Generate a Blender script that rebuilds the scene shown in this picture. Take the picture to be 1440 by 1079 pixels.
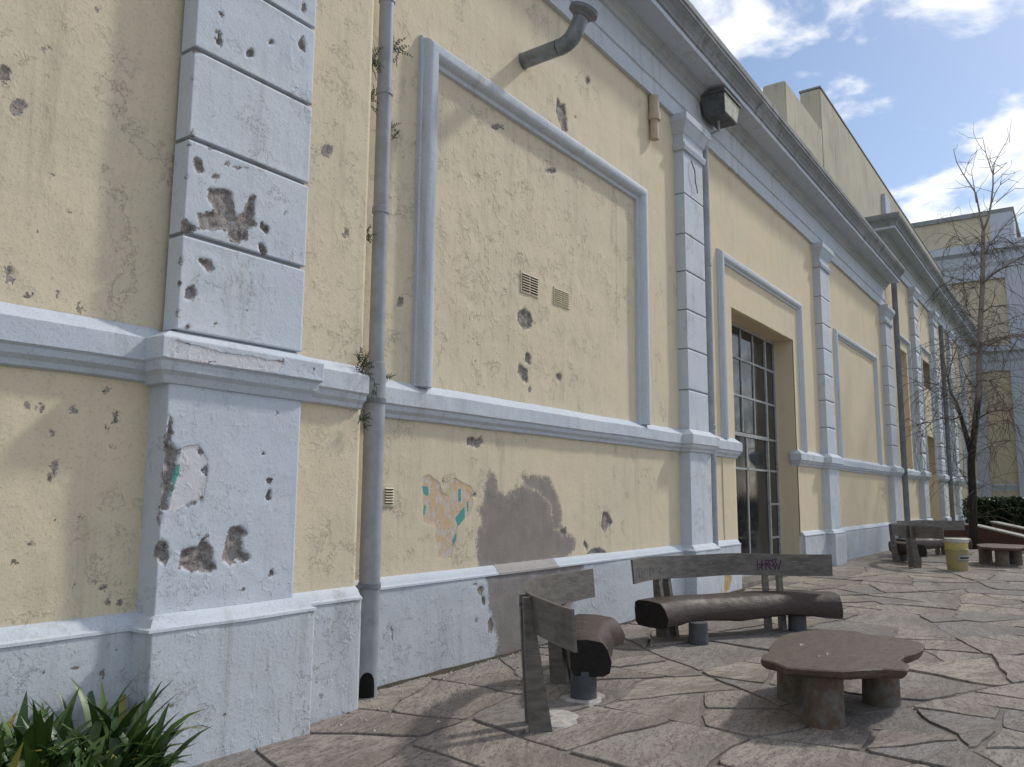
import bpy, bmesh, math, random
import numpy as np
from mathutils import Vector, Matrix
random.seed(7); rng = np.random.default_rng(7)
S = bpy.context.scene
for o in list(bpy.data.objects): bpy.data.objects.remove(o)
COL = S.collection
# ------------------------------------------------------------------ camera
F_PX, YAW, PITCH, ROLL = 1151.14, 0.6126205, 0.1360689, 0.0076401
CAM = np.array([0.0, -4.86745, 1.55])
fw = np.array([math.cos(YAW)*math.cos(PITCH), math.sin(YAW)*math.cos(PITCH), math.sin(PITCH)])
r0 = np.array([math.sin(YAW), -math.cos(YAW), 0.0]); u0 = np.cross(r0, fw)
cr, sr = math.cos(ROLL), math.sin(ROLL)
rt = cr*r0 + sr*u0; up = -sr*r0 + cr*u0
cd = bpy.data.cameras.new('camera'); cam = bpy.data.objects.new('camera', cd); COL.objects.link(cam)
cd.sensor_width = 36; cd.lens = F_PX/1440*36; cd.clip_end = 3000; cd.clip_start = 0.05
M = Matrix(((rt[0], up[0], -fw[0], CAM[0]), (rt[1], up[1], -fw[1], CAM[1]), (rt[2], up[2], -fw[2], CAM[2]), (0, 0, 0, 1)))
cam.matrix_world = M; S.camera = cam
S.render.resolution_x = 1024; S.render.resolution_y = 767
# ------------------------------------------------------------------ world + sun
SUN_DIR = Vector((2.5, -1.0, 2.5)).normalized()      # towards the sun
EL = math.asin(SUN_DIR.z); AZ = math.atan2(SUN_DIR.x, SUN_DIR.y)
W = bpy.data.worlds.new('World'); S.world = W; W.use_nodes = True
nt = W.node_tree; nt.nodes.clear()
def wn(t, **k):
    n = nt.nodes.new(t)
    for a, v in k.items(): setattr(n, a, v)
    return n
sky = wn('ShaderNodeTexSky', sky_type='NISHITA', sun_disc=False, sun_elevation=EL, sun_rotation=AZ, altitude=50, air_density=1.0, dust_density=0.6, ozone_density=1.6)
tc = wn('ShaderNodeTexCoord'); sep = wn('ShaderNodeSeparateXYZ'); nt.links.new(tc.outputs['Generated'], sep.inputs[0])
zc = wn('ShaderNodeMath', operation='MAXIMUM'); nt.links.new(sep.outputs['Z'], zc.inputs[0]); zc.inputs[1].default_value = 0.0
za = wn('ShaderNodeMath', operation='ADD'); nt.links.new(zc.outputs[0], za.inputs[0]); za.inputs[1].default_value = 0.16
dx = wn('ShaderNodeMath', operation='DIVIDE'); nt.links.new(sep.outputs['X'], dx.inputs[0]); nt.links.new(za.outputs[0], dx.inputs[1])
dy = wn('ShaderNodeMath', operation='DIVIDE'); nt.links.new(sep.outputs['Y'], dy.inputs[0]); nt.links.new(za.outputs[0], dy.inputs[1])
cmb = wn('ShaderNodeCombineXYZ'); nt.links.new(dx.outputs[0], cmb.inputs[0]); nt.links.new(dy.outputs[0], cmb.inputs[1])
cmb.inputs[2].default_value = 5.3
cn = wn('ShaderNodeTexNoise'); cn.inputs['Scale'].default_value = 4.6; cn.inputs['Detail'].default_value = 9; cn.inputs['Roughness'].default_value = 0.56; cn.inputs['Distortion'].default_value = 0.25
nt.links.new(cmb.outputs[0], cn.inputs['Vector'])
cr_ = wn('ShaderNodeValToRGB'); cr_.color_ramp.elements[0].position = 0.435; cr_.color_ramp.elements[1].position = 0.60
cr_.color_ramp.interpolation = 'EASE'
nt.links.new(cn.outputs['Fac'], cr_.inputs[0])
mx = wn('ShaderNodeMix', data_type='RGBA'); nt.links.new(cr_.outputs[0], mx.inputs['Factor'])
nt.links.new(sky.outputs[0], mx.inputs['A']); mx.inputs['B'].default_value = (8.2, 8.4, 8.8, 1)
bg = wn('ShaderNodeBackground'); bg.inputs['Strength'].default_value = 0.12; nt.links.new(mx.outputs['Result'], bg.inputs[0])
wo = wn('ShaderNodeOutputWorld'); nt.links.new(bg.outputs[0], wo.inputs[0])
sl = bpy.data.lights.new('sun', 'SUN'); sl.energy = 2.0; sl.angle = math.radians(3.5); sl.color = (1.0, 0.95, 0.87)
so = bpy.data.objects.new('sun', sl); COL.objects.link(so); so.rotation_euler = (-SUN_DIR).to_track_quat('-Z', 'Y').to_euler(); so.location = (20, -20, 30)
S.view_settings.view_transform = 'Standard'; S.view_settings.look = 'None'; S.view_settings.exposure = 0.12; S.view_settings.gamma = 1
try: S.view_settings.use_curve_mapping = False
except Exception: pass
# ------------------------------------------------------------------ pixel -> place helpers
def ray(u, v): return fw + rt*(u-720)/F_PX - up*(v-539.5)/F_PX
def onY(u, v, y):
    d = ray(u, v); return CAM + d*((y-CAM[1])/d[1])
def onZ(u, v, z):
    d = ray(u, v); return CAM + d*((z-CAM[2])/d[2])
def gz(x):                                            # the paving rises a little along the wall
    return 0.1*min(1, max(0, (x-9)/10.0))
# ------------------------------------------------------------------ noise fields
def vnoise(x, y, s=0):
    xi = np.floor(x).astype(np.int64); yi = np.floor(y).astype(np.int64); fx = x-xi; fy = y-yi
    fx = fx*fx*(3-2*fx); fy = fy*fy*(3-2*fy)
    def h(a, b):
        n = (a*374761393 + b*668265263 + s*974711) & 0x7fffffff
        n = ((n ^ (n >> 13))*1274126177) & 0x7fffffff
        return ((n ^ (n >> 16)) & 0xffff)/65535.0
    return (h(xi, yi)*(1-fx)+h(xi+1, yi)*fx)*(1-fy)+(h(xi, yi+1)*(1-fx)+h(xi+1, yi+1)*fx)*fy
def fbm(x, y, s=0, o=4):
    t = 0; a = .5
    for i in range(o): t = t+a*vnoise(x*2**i+i*17.3, y*2**i+i*5.1, s+i); a *= .5
    return t/(1-.5**o)
def poly_sdf(px, pz, poly):
    poly = np.asarray(poly); n = len(poly); d = np.full(px.shape, 1e9); ins = np.zeros(px.shape, bool)
    for i in range(n):
        ax, az = poly[i]; bx, bz = poly[(i+1) % n]
        ex, ez = bx-ax, bz-az; wx, wz = px-ax, pz-az
        t = np.clip((wx*ex+wz*ez)/(ex*ex+ez*ez+1e-12), 0, 1)
        d = np.minimum(d, np.hypot(wx-ex*t, wz-ez*t))
        c = ((az > pz) != (bz > pz)) & (px < (bx-ax)*(pz-az)/((bz-az) if abs(bz-az) > 1e-9 else 1e-9)+ax)
        ins ^= c
    return np.where(ins, d, -d)                       # positive inside, metres
# ------------------------------------------------------------------ object helpers
def empty(name, loc=(0, 0, 0), rz=0):
    o = bpy.data.objects.new(name, None); COL.objects.link(o); o.location = loc; o.rotation_euler = (0, 0, rz); o.empty_display_size = .2
    return o
def tag(o, label=None, cat=None, group=None, kind=None):
    if label: o['label'] = label
    if cat: o['category'] = cat
    if group: o['group'] = group
    if kind: o['kind'] = kind
    return o
def mk(name, me, mat, parent=None):
    o = bpy.data.objects.new(name, me); COL.objects.link(o)
    if mat: me.materials.append(mat)
    if parent: o.parent = parent
    return o
def frombm(name, bm, mat, parent=None, smooth=False):
    bmesh.ops.recalc_face_normals(bm, faces=bm.faces[:])
    me = bpy.data.meshes.new(name); bm.to_mesh(me); bm.free()
    if smooth: me.shade_smooth()
    return mk(name, me, mat, parent)
def copy_tree(o, parent=None):
    c = o.copy(); COL.objects.link(c)
    if parent: c.parent = parent
    for ch in o.children: copy_tree(ch, c)
    return c
def abox(bm, x0, x1, y0, y1, z0, z1, bev=0.0):
    vs = [bm.verts.new(p) for p in ((x0,y0,z0),(x1,y0,z0),(x1,y1,z0),(x0,y1,z0),(x0,y0,z1),(x1,y0,z1),(x1,y1,z1),(x0,y1,z1))]
    fs = [bm.faces.new([vs[i] for i in f]) for f in ((0,1,5,4),(1,2,6,5),(2,3,7,6),(3,0,4,7),(4,5,6,7),(3,2,1,0))]
    if bev:
        es = list({e for f in fs for e in f.edges})
        bmesh.ops.bevel(bm, geom=es, offset=bev, segments=1, affect='EDGES')
def box(name, x0, x1, y0, y1, z0, z1, mat, parent=None, bev=0.0):
    bm = bmesh.new(); abox(bm, x0, x1, y0, y1, z0, z1, bev); return frombm(name, bm, mat, parent)
def aprofile(bm, prof, x0, x1, axis='x', mitre0=0, mitre1=0):
    """prof: list of (y,z); closed outline extruded along x. mitre: slope of end cut with depth (x += mitre*y)."""
    a = []; b = []
    for (y, z) in prof:
        if axis == 'x': a.append(bm.verts.new((x0+mitre0*y, y, z))); b.append(bm.verts.new((x1+mitre1*y, y, z)))
        else: a.append(bm.verts.new((y, x0+mitre0*y, z))); b.append(bm.verts.new((y, x1+mitre1*y, z)))
    n = len(prof)
    for i in range(n):
        j = (i+1) % n; bm.faces.new((a[i], a[j], b[j], b[i]))
    bm.faces.new(a[::-1]); bm.faces.new(b)
def wrap_profile(bm, prof, path):
    """sweep an open (out,z) profile along a plan path [(x,y)...] with mitred corners; out is to the right of travel."""
    P0 = [Vector(q) for q in path]; rows = []; P = []; N = []
    for i, q in enumerate(P0):
        ds = []
        if i > 0: ds.append((P0[i]-P0[i-1]).normalized())
        if i < len(P0)-1: ds.append((P0[i+1]-P0[i]).normalized())
        ns = [Vector((d.y, -d.x)) for d in ds]
        if len(ns) == 2:
            m = ns[0]+ns[1]; m = m/(m.dot(ns[0]))
        else: m = ns[0]
        P.append(q); N.append(m)
        if i < len(P0)-1:
            L = (P0[i+1]-q).length; k_ = int(min(90, L/.12)) if L > .6 else 1
            for t in range(1, k_): P.append(q+(P0[i+1]-q)*t/k_); N.append(ns[-1])
    a_ = np.array([p.x*1.0+p.y*3.1 for p in P]); one = np.ones(len(P))
    for i, q in enumerate(P):
        r_ = []
        for kk, (o, z) in enumerate(prof):
            w1 = (vnoise(a_[i:i+1]*3.1, one[:1]*(kk*.7+z*5), 7)[0]-.5)*.007+(vnoise(a_[i:i+1]*9, one[:1]*(kk*1.7+z*5), 9)[0]-.5)*.005
            w2 = (vnoise(a_[i:i+1]*2.3, one[:1]*(z*5), 17)[0]-.5)*.008
            if o <= .001: w1 = 0
            r_.append(bm.verts.new((q.x+N[i].x*(o+w1), q.y+N[i].y*(o+w1), z+w2)))
        rows.append(r_)
    for i in range(len(rows)-1):
        for k in range(len(prof)-1):
            bm.faces.new((rows[i][k], rows[i+1][k], rows[i+1][k+1], rows[i][k+1]))
    bm.faces.new(rows[0]); bm.faces.new(rows[-1][::-1])
def atube(bm, pts, rads, n=8, cap=True):
    pts = [Vector(p) for p in pts]
    if not hasattr(rads, '__len__'): rads = [rads]*len(pts)
    rings = []; pu = None
    for i, p in enumerate(pts):
        if i == 0: d = pts[1]-p
        elif i == len(pts)-1: d = p-pts[i-1]
        else: d = (pts[i+1]-p).normalized()+(p-pts[i-1]).normalized()
        d.normalize()
        if pu is None: pu = Vector((0, 0, 1)) if abs(d.z) < .9 else Vector((1, 0, 0))
        s = d.cross(pu); s.normalize(); pu = s.cross(d)
        rings.append([bm.verts.new(p+(s*math.cos(2*math.pi*k/n)+pu*math.sin(2*math.pi*k/n))*rads[i]) for k in range(n)])
    for i in range(len(rings)-1):
        for k in range(n): bm.faces.new((rings[i][k], rings[i][(k+1) % n], rings[i+1][(k+1) % n], rings[i+1][k]))
    if cap and n > 3: bm.faces.new(rings[0][::-1]); bm.faces.new(rings[-1])
def tube(name, pts, rads, mat, parent=None, n=12, smooth=True):
    bm = bmesh.new(); atube(bm, pts, rads, n); o = frombm(name, bm, mat, parent)
    if smooth: smooth_angle(o)
    return o
def smooth_angle(o, a=0.7):
    me = o.data; me.shade_smooth()
    bm = bmesh.new(); bm.from_mesh(me)
    for e in bm.edges:
        if len(e.link_faces) == 2 and e.calc_face_angle(0) > a: e.smooth = False
    bm.to_mesh(me); bm.free()
# ------------------------------------------------------------------ material helpers
class MB:
    def __init__(s, name):
        s.m = bpy.data.materials.new(name); s.m.use_nodes = True; s.t = s.m.node_tree; s.t.nodes.clear()
        s.out = s.t.nodes.new('ShaderNodeOutputMaterial'); s.b = s.t.nodes.new('ShaderNodeBsdfPrincipled'); s.l(s.b.outputs[0], s.out.inputs[0])
        s.tc = s.t.nodes.new('ShaderNodeTexCoord')
    def l(s, a, b): s.t.links.new(a, b)
    def put(s, x, sock):
        if hasattr(x, 'is_linked') or hasattr(x, 'links'): s.l(x, sock)
        else:
            if isinstance(x, tuple) and len(x) == 3 and sock.type == 'RGBA': x = x+(1,)
            sock.default_value = x
    def noise(s, scale, detail=4, rough=.55, dist=0, vec=None, stretch=None):
        n = s.t.nodes.new('ShaderNodeTexNoise'); n.inputs['Scale'].default_value = scale; n.inputs['Detail'].default_value = detail
        n.inputs['Roughness'].default_value = rough; n.inputs['Distortion'].default_value = dist
        v = vec if vec is not None else s.tc.outputs['Object']
        if stretch:
            mp = s.t.nodes.new('ShaderNodeMapping'); mp.inputs['Scale'].default_value = stretch; s.l(v, mp.inputs[0]); v = mp.outputs[0]
        s.l(v, n.inputs['Vector']); return n.outputs['Fac']
    def voro(s, scale, feature='F1', vec=None):
        n = s.t.nodes.new('ShaderNodeTexVoronoi'); n.feature = feature; n.inputs['Scale'].default_value = scale
        s.l(vec if vec is not None else s.tc.outputs['Object'], n.inputs['Vector']); return n.outputs['Distance']
    def math(s, op, a, b=0.0, c=None):
        n = s.t.nodes.new('ShaderNodeMath'); n.operation = op; s.put(a, n.inputs[0]); s.put(b, n.inputs[1])
        if c is not None: s.put(c, n.inputs[2])
        return n.outputs[0]
    def ramp(s, x, a, b, lo=0.0, hi=1.0):
        n = s.t.nodes.new('ShaderNodeMapRange'); n.interpolation_type = 'SMOOTHSTEP'; s.put(x, n.inputs[0])
        n.inputs[1].default_value = a; n.inputs[2].default_value = b; n.inputs[3].default_value = lo; n.inputs[4].default_value = hi
        return n.outputs[0]
    def mix(s, f, a, b, mode='MIX'):
        n = s.t.nodes.new('ShaderNodeMix'); n.data_type = 'RGBA'; n.blend_type = mode
        s.put(f, n.inputs['Factor']); s.put(a, n.inputs['A']); s.put(b, n.inputs['B']); return n.outputs['Result']
    def attr(s, name):
        n = s.t.nodes.new('ShaderNodeAttribute'); n.attribute_name = name; return n.outputs['Fac']
    def rand(s):
        n = s.t.nodes.new('ShaderNodeObjectInfo'); return n.outputs['Random']
    def bump(s, h, dist=.01, strength=1.0, prev=None):
        n = s.t.nodes.new('ShaderNodeBump'); n.inputs['Distance'].default_value = dist; n.inputs['Strength'].default_value = strength
        s.l(h, n.inputs['Height'])
        if prev is not None: s.l(prev, n.inputs['Normal'])
        return n.outputs[0]
    def fin(s, col, rough=.8, normal=None, metal=0.0, spec=.3):
        s.put(col, s.b.inputs['Base Color']); s.put(rough, s.b.inputs['Roughness']); s.put(metal, s.b.inputs['Metallic'])
        s.put(spec, s.b.inputs['Specular IOR Level'])
        if normal is not None: s.l(normal, s.b.inputs['Normal'])
        return s.m
def plaster(name, base, alt, chipcol, chip_lo=.70, dirt=.18, blis=.35, dirtcol=(.20, .165, .125), wear=False, lay1=(.60, .47, .31), lay2=(.56, .50, .45), lay3=(.50, .33, .18), dk=(.13, .105, .09), lt=(.31, .275, .25), brk=.05):
    """old painted render; with wear: attributes dmg (deep loss), cem (cement patch), lay (old paint layers), teal, rough (blistering)"""
    m = MB(name)
    big = m.noise(.7, 3); b3 = m.noise(5, 4, .6)
    c = m.mix(m.ramp(big, .35, .7), base, alt)
    c = m.mix(m.math('MULTIPLY', m.ramp(b3, .45, .75), .4), c, tuple(v*.86 for v in base))
    st = m.noise(1.7, 5, .74, .5, stretch=(3.2, 3.2, .3)); c = m.mix(m.math('MULTIPLY', m.math('MULTIPLY', m.ramp(st, .48, .76), m.ramp(big, .38, .62, .25, 1.0)), dirt*1.5), c, dirtcol)
    b2 = m.noise(60, 3, .68); c = m.mix(m.math('MULTIPLY', m.ramp(b2, .53, .72), dirt*1.2), c, dirtcol)
    ch = m.noise(15, 6, .76, .3, stretch=(1, 1, .8))
    if wear:
        rough = m.attr('rough'); reg2 = m.math('ADD', m.ramp(big, .48, .68), m.math('MULTIPLY', rough, .8))
        chm = m.ramp(m.math('ADD', ch, m.math('MULTIPLY', reg2, .05)), chip_lo, chip_lo+.02)
    else: chm = m.ramp(ch, chip_lo, chip_lo+.02)
    if wear:
        pn = m.noise(2.3, 7, .74, .2); peel = m.math('MULTIPLY', m.ramp(pn, .575, .582), m.ramp(m.math('ADD', big, m.math('MULTIPLY', rough, .25)), .47, .52)); c = m.mix(m.math('MULTIPLY', peel, .55), c, tuple(v*.93+.02 for v in alt)); rim = m.math('MULTIPLY', m.ramp(pn, .562, .574), m.math('SUBTRACT', 1.0, m.ramp(pn, .575, .584))); c = m.mix(m.math('MULTIPLY', m.math('MULTIPLY', rim, .35), m.ramp(big, .47, .52)), c, dirtcol)
    c = m.mix(m.math('MULTIPLY', chm, .8), c, chipcol)
    h = m.math('ADD', m.math('MULTIPLY', b2, .32), m.math('MULTIPLY', b3, .9)); h = m.math('SUBTRACT', h, m.math('MULTIPLY', chm, .5))
    if wear:
        edge = m.noise(22, 6, .80, .3); ec = m.math('SUBTRACT', edge, .5)
        cem = m.ramp(m.math('ADD', m.attr('cem'), m.math('MULTIPLY', ec, .26)), -.03, .04)
        cemc = m.mix(m.ramp(b3, .3, .72), (.20, .178, .168), (.30, .275, .26)); cemc = m.mix(m.ramp(ch, .4, .7), cemc, (.235, .205, .19)); cemc = m.mix(m.math('MULTIPLY', m.ramp(m.math('ADD', m.attr('cem'), m.math('MULTIPLY', ec, .05)), .10, .125), .75), cemc, m.mix(m.ramp(b3, .35, .7), (.205, .18, .165), (.25, .215, .195))); cemc = m.mix(m.math('MULTIPLY', m.ramp(b2, .5, .7), .3), cemc, (.36, .335, .32))
        c = m.mix(m.math('MULTIPLY', cem, .93), c, cemc)
        lay = m.ramp(m.math('ADD', m.attr('lay'), m.math('MULTIPLY', ec, .05)), -.003, .003)
        layc = m.mix(m.ramp(ch, .42, .6), lay1, lay2); layc = m.mix(m.ramp(edge, .58, .64), layc, lay3); c = m.mix(lay, c, layc)
        teal = m.ramp(m.math('ADD', m.attr('teal'), m.math('MULTIPLY', ec, .04)), -.002, .002); c = m.mix(teal, c, (.10, .33, .30))
        dmg = m.ramp(m.math('ADD', m.attr('dmg'), m.math('MULTIPLY', ec, brk)), -.001, .003)
        dc = m.mix(m.ramp(ch, .33, .62), dk, lt); dc = m.mix(m.math('MULTIPLY', m.ramp(b2, .48, .66), .55), dc, tuple(v*1.35 for v in lt)); dc = m.mix(m.ramp(edge, .56, .66), dc, tuple(v*.6 for v in dk))
        c = m.mix(m.math('MULTIPLY', dmg, .96), c, dc)
        b1 = m.ramp(m.noise(17, 5, .62, .35, stretch=(1, 1, .7)), .50, .70)
        amp = m.math('ADD', m.math('MULTIPLY', rough, 1.1), blis*.15)
        h = m.math('ADD', h, m.math('MULTIPLY', b1, m.math('MULTIPLY', amp, m.ramp(b3, .40, .60))))
        h = m.math('SUBTRACT', h, m.math('MULTIPLY', peel, .45)); h = m.math('SUBTRACT', h, m.math('MULTIPLY', lay, .6)); h = m.math('SUBTRACT', h, m.math('MULTIPLY', cem, .3)); h = m.math('SUBTRACT', h, m.math('MULTIPLY', dmg, 1.8))
        h = m.math('ADD', h, m.math('MULTIPLY', m.math('MULTIPLY', dmg, ch), 3.5))
    return m.fin(c, .82, m.bump(h, .007, 1.0), spec=.25)
YEL = plaster('yellow_render', (.71, .605, .435), (.66, .575, .43), (.30, .265, .22), chip_lo=.712, dirt=.26, wear=True, dk=(.155, .13, .118), lt=(.36, .325, .295), brk=.13, lay1=(.60, .42, .24), lay2=(.57, .52, .48), lay3=(.44, .30, .18))
YELF = plaster('yellow_render_smooth', (.71, .595, .415), (.67, .575, .42), (.42, .36, .28), chip_lo=.80, dirt=.15)
BLU = plaster('pale_blue_paint', (.55, .605, .67), (.60, .63, .675), (.20, .18, .17), chip_lo=.712, dirt=.20, blis=.4, wear=True, lay1=(.64, .63, .65), lay2=(.60, .60, .63), lay3=(.5, .49, .5), lt=(.37, .335, .31), brk=.10)
BLUG = plaster('pale_blue_plinth_paint', (.55, .595, .645), (.55, .585, .625), (.30, .275, .255), chip_lo=.70, dirt=.34, blis=.5, wear=True, lay1=(.46, .27, .10), lay2=(.50, .40, .24), lay3=(.33, .16, .06))
TRIM = plaster('pale_blue_trim_paint', (.535, .59, .655), (.585, .62, .665), (.24, .22, .21), chip_lo=.725, dirt=.30)
GRY = plaster('grey_cornice_paint', (.50, .53, .55), (.43, .455, .47), (.17, .165, .155), chip_lo=.72, dirt=.4)
GRYD = plaster('dark_weathered_cornice_top', (.25, .26, .265), (.33, .34, .345), (.12, .12, .11), chip_lo=.68, dirt=.6, dirtcol=(.06, .06, .05))
GROOVE = plaster('dark_joint_paint', (.33, .35, .38), (.28, .29, .31), (.12, .12, .12), chip_lo=.66, dirt=.5)  # dark grey paint of the recessed pilaster joints
ATT = plaster('weathered_cream_parapet', (.52, .475, .36), (.43, .40, .32), (.25, .22, .18), chip_lo=.72, dirt=.6)
WINGY = plaster('wing_yellow_render', (.58, .51, .37), (.54, .48, .36), (.3, .26, .2), chip_lo=.8, dirt=.3)
WINGB = plaster('wing_blue_grey_paint', (.50, .54, .61), (.47, .51, .58), (.3, .3, .3), chip_lo=.8, dirt=.25)
CEMS = plaster('cement_stained_ledge', (.36, .335, .32), (.46, .44, .43), (.2, .17, .15), chip_lo=.62, dirt=.3)
def simple(name, col, col2=None, rough=.6, scale=8, bump=.002, metal=0.0, spec=.3, stretch=None, nrm=40):
    m = MB(name); n = m.noise(scale, 5, .6, stretch=stretch)
    c = m.mix(m.ramp(n, .35, .68), col, col2 or tuple(v*.7 for v in col))
    return m.fin(c, rough, m.bump(m.noise(nrm, 4, .6, stretch=stretch), bump), metal, spec)
PIPE = simple('grey_plastic_pipe', (.35, .37, .41), (.28, .295, .32), .5, 6, .0012)
PIPED = simple('dark_grey_pipe', (.21, .225, .255), (.15, .165, .185), .6, 5, .001)
FLUE = simple('galvanised_flue', (.26, .285, .30), (.17, .185, .195), .42, 9, .001, metal=.35)
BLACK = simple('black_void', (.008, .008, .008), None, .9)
STUBM = simple('beige_pipe_stub', (.55, .45, .34), (.47, .38, .29), .7, 8)
GRILLE = simple('cream_vent_plastic', (.62, .55, .40), (.57, .50, .37), .6, 8)
FRAME = simple('grey_window_steel', (.42, .43, .43), (.30, .30, .29), .55, 14)
LAMPM = simple('floodlight_housing', (.12, .125, .13), (.075, .08, .08), .6, 9)
LAMPG = simple('mossy_lamp_lens', (.55, .54, .46), (.36, .36, .22), .55, 7)
STEEL = simple('brown_grey_painted_back', (.15, .135, .118), (.088, .078, .068), .5, 7, .004, spec=.45, stretch=(1, 1, 3.5), nrm=25)
LEGM = simple('slate_grey_leg_paint', (.065, .075, .085), (.10, .10, .095), .6, 9, .002)
RUST = simple('rusty_painted_leg', (.15, .142, .125), (.115, .075, .05), .8, 13, .005)
CEMENT = simple('white_cement_collar', (.50, .48, .45), (.34, .32, .30), .9, 16, .006)
def glass_mat():
    m = MB('dark_window_glass'); c = m.mix(m.ramp(m.noise(2.2, 4), .4, .7), (.014, .016, .018), (.035, .036, .038))
    return m.fin(c, m.ramp(m.noise(3, 3), .3, .7, .04, .16), m.bump(m.noise(1.1, 2), .01, .25), spec=.42)
GLASS = glass_mat()
def wood(name, a, b, rough=.45, bump=.003, pale=.0):
    m = MB(name); g = m.noise(6, 6, .65, 1.5, stretch=(.7, 5, 5)); f = m.noise(30, 5, .7, .5, stretch=(.6, 4, 4))
    c = m.mix(m.ramp(g, .3, .7), a, b); c = m.mix(m.math('MULTIPLY', m.ramp(f, .5, .7), .5), c, tuple(v*.45 for v in a))
    w = m.noise(4.5, 6, .7); c = m.mix(m.math('MULTIPLY', m.ramp(w, .56, .74), .45+pale), c, (.21, .18, .155))
    h = m.math('ADD', m.math('MULTIPLY', f, .6), m.math('MULTIPLY', m.noise(9, 4), 1.0))
    return m.fin(c, m.ramp(w, .35, .7, rough-.04, rough+.25), m.bump(h, bump*2.6), spec=.35)
WOOD = wood('varnished_log', (.060, .039, .031), (.036, .024, .020), .40, .0035)
WOODT = wood('worn_table_slab', (.125, .09, .066), (.07, .05, .039), .5, pale=.15)
ENDG = simple('black_log_end', (.013, .011, .010), (.02, .016, .013), .8, 20, .003)
def stone_mat():
    m = MB('flagstone'); r = m.rand(); off = m.t.nodes.new('ShaderNodeVectorMath'); off.operation = 'ADD'
    m.l(m.tc.outputs['Object'], off.inputs[0]); k = m.math('MULTIPLY', r, 37.0)
    cb = m.t.nodes.new('ShaderNodeCombineXYZ'); m.l(k, cb.inputs[0]); m.l(k, cb.inputs[2]); m.l(cb.outputs[0], off.inputs[1]); v = off.outputs[0]
    r2 = m.math('FRACT', m.math('MULTIPLY', r, 7.31)); 
    c = m.mix(m.ramp(r, .1, .9), (.315, .285, .25), (.345, .305, .265))
    c = m.mix(m.ramp(r2, .55, .75), c, (.40, .35, .285)); r3 = m.math('FRACT', m.math('MULTIPLY', r, 13.7)); c = m.mix(m.ramp(r3, .72, .8), c, (.255, .24, .225)); c = m.mix(m.ramp(r3, .22, .12), c, (.325, .275, .238))
    rot = m.t.nodes.new('ShaderNodeVectorRotate'); rot.rotation_type = 'Z_AXIS'; m.l(v, rot.inputs['Vector']); m.l(m.math('MULTIPLY', m.math('SUBTRACT', r2, .5), 1.0), rot.inputs['Angle'])
    s1 = m.noise(4, 7, .68, 1.0, rot.outputs[0], (.7, 2.6, 1)); s2 = m.noise(26, 6, .7, .8, rot.outputs[0], (.6, 1.7, 1)); s3 = m.noise(55, 5, .75, 0, v)
    c = m.mix(m.math('MULTIPLY', m.ramp(s1, .44, .62), .75), c, (.185, .158, .142)); c = m.mix(m.math('MULTIPLY', m.ramp(s2, .48, .62), .7), c, (.095, .08, .07))
    c = m.mix(m.math('MULTIPLY', m.ramp(s3, .53, .66), .6), c, (.43, .39, .355))
    wide = m.noise(.55, 4, .6, 0, m.tc.outputs['Object']); c = m.mix(m.math('MULTIPLY', m.ramp(wide, .46, .64), .5), c, (.15, .128, .108))
    h = m.math('ADD', m.math('MULTIPLY', s1, 1.4), m.math('ADD', m.math('MULTIPLY', s2, .9), m.math('MULTIPLY', s3, .35)))
    return m.fin(c, .85, m.bump(h, .009), spec=.25)
STONE = stone_mat()
MORTAR = simple('paving_mortar', (.235, .215, .19), (.145, .13, .113), .95, 3.5, .010, nrm=30)
LAWN = simple('dry_lawn', (.10, .13, .035), (.16, .16, .05), 1.0, 3, .05)
BRICK = simple('dark_red_brick', (.125, .062, .05), (.09, .05, .042), .85, 6, .006)
COPE = simple('pale_coping', (.48, .47, .44), (.36, .35, .33), .8, 7, .003)
def leafm(name, a, b, c3=None, rough=.42):
    m = MB(name); g = m.t.nodes.new('ShaderNodeNewGeometry'); r = g.outputs['Random Per Island']
    c = m.mix(r, a, b)
    if c3: c = m.mix(m.ramp(m.math('FRACT', m.math('MULTIPLY', r, 9.17)), .95, .97), c, c3)
    m.b.inputs['Transmission Weight'].default_value = 0
    return m.fin(c, rough, None, spec=.5)
STRAP = leafm('strap_leaf_green', (.022, .058, .012), (.075, .140, .024), (.24, .23, .05))
HEDGE = leafm('hedge_leaf', (.012, .028, .010), (.035, .06, .018))
FERN = leafm('weed_leaf', (.030, .042, .018), (.06, .075, .03), rough=.7)
def bark_mat():
    m = MB('birch_bark'); sp = m.t.nodes.new('ShaderNodeSeparateXYZ'); m.l(m.tc.outputs['Object'], sp.inputs[0])
    n = m.noise(7, 5, .7, .4, stretch=(1, 1, .35)); k = m.math('ADD', m.math('MULTIPLY', sp.outputs['Z'], .11), m.math('MULTIPLY', m.math('SUBTRACT', n, .5), 1.0))
    c = m.mix(m.ramp(k, .32, .62), (.032, .026, .022), (.27, .235, .205))
    c = m.mix(m.ramp(m.noise(16, 4, .6, 0, None, (1, 1, 3)), .60, .66), c, (.04, .033, .028))
    return m.fin(c, .9, m.bump(n, .03))
BARK = bark_mat()
TWIG = simple('dark_twig', (.10, .078, .068), (.13, .105, .09), .85, 5)
BUCKY = simple('yellow_bucket_plastic', (.36, .30, .13), (.31, .26, .12), .45, 5)
BUCKW = simple('bucket_white_band', (.52, .50, .44), (.40, .38, .33), .5, 6)
BUCKD = simple('bucket_dark_print', (.05, .055, .06), None, .6)
PURP = simple('purple_graffiti', (.10, .02, .09), None, .6)
WHT = simple('white_scratch', (.36, .35, .34), None, .7)
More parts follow.
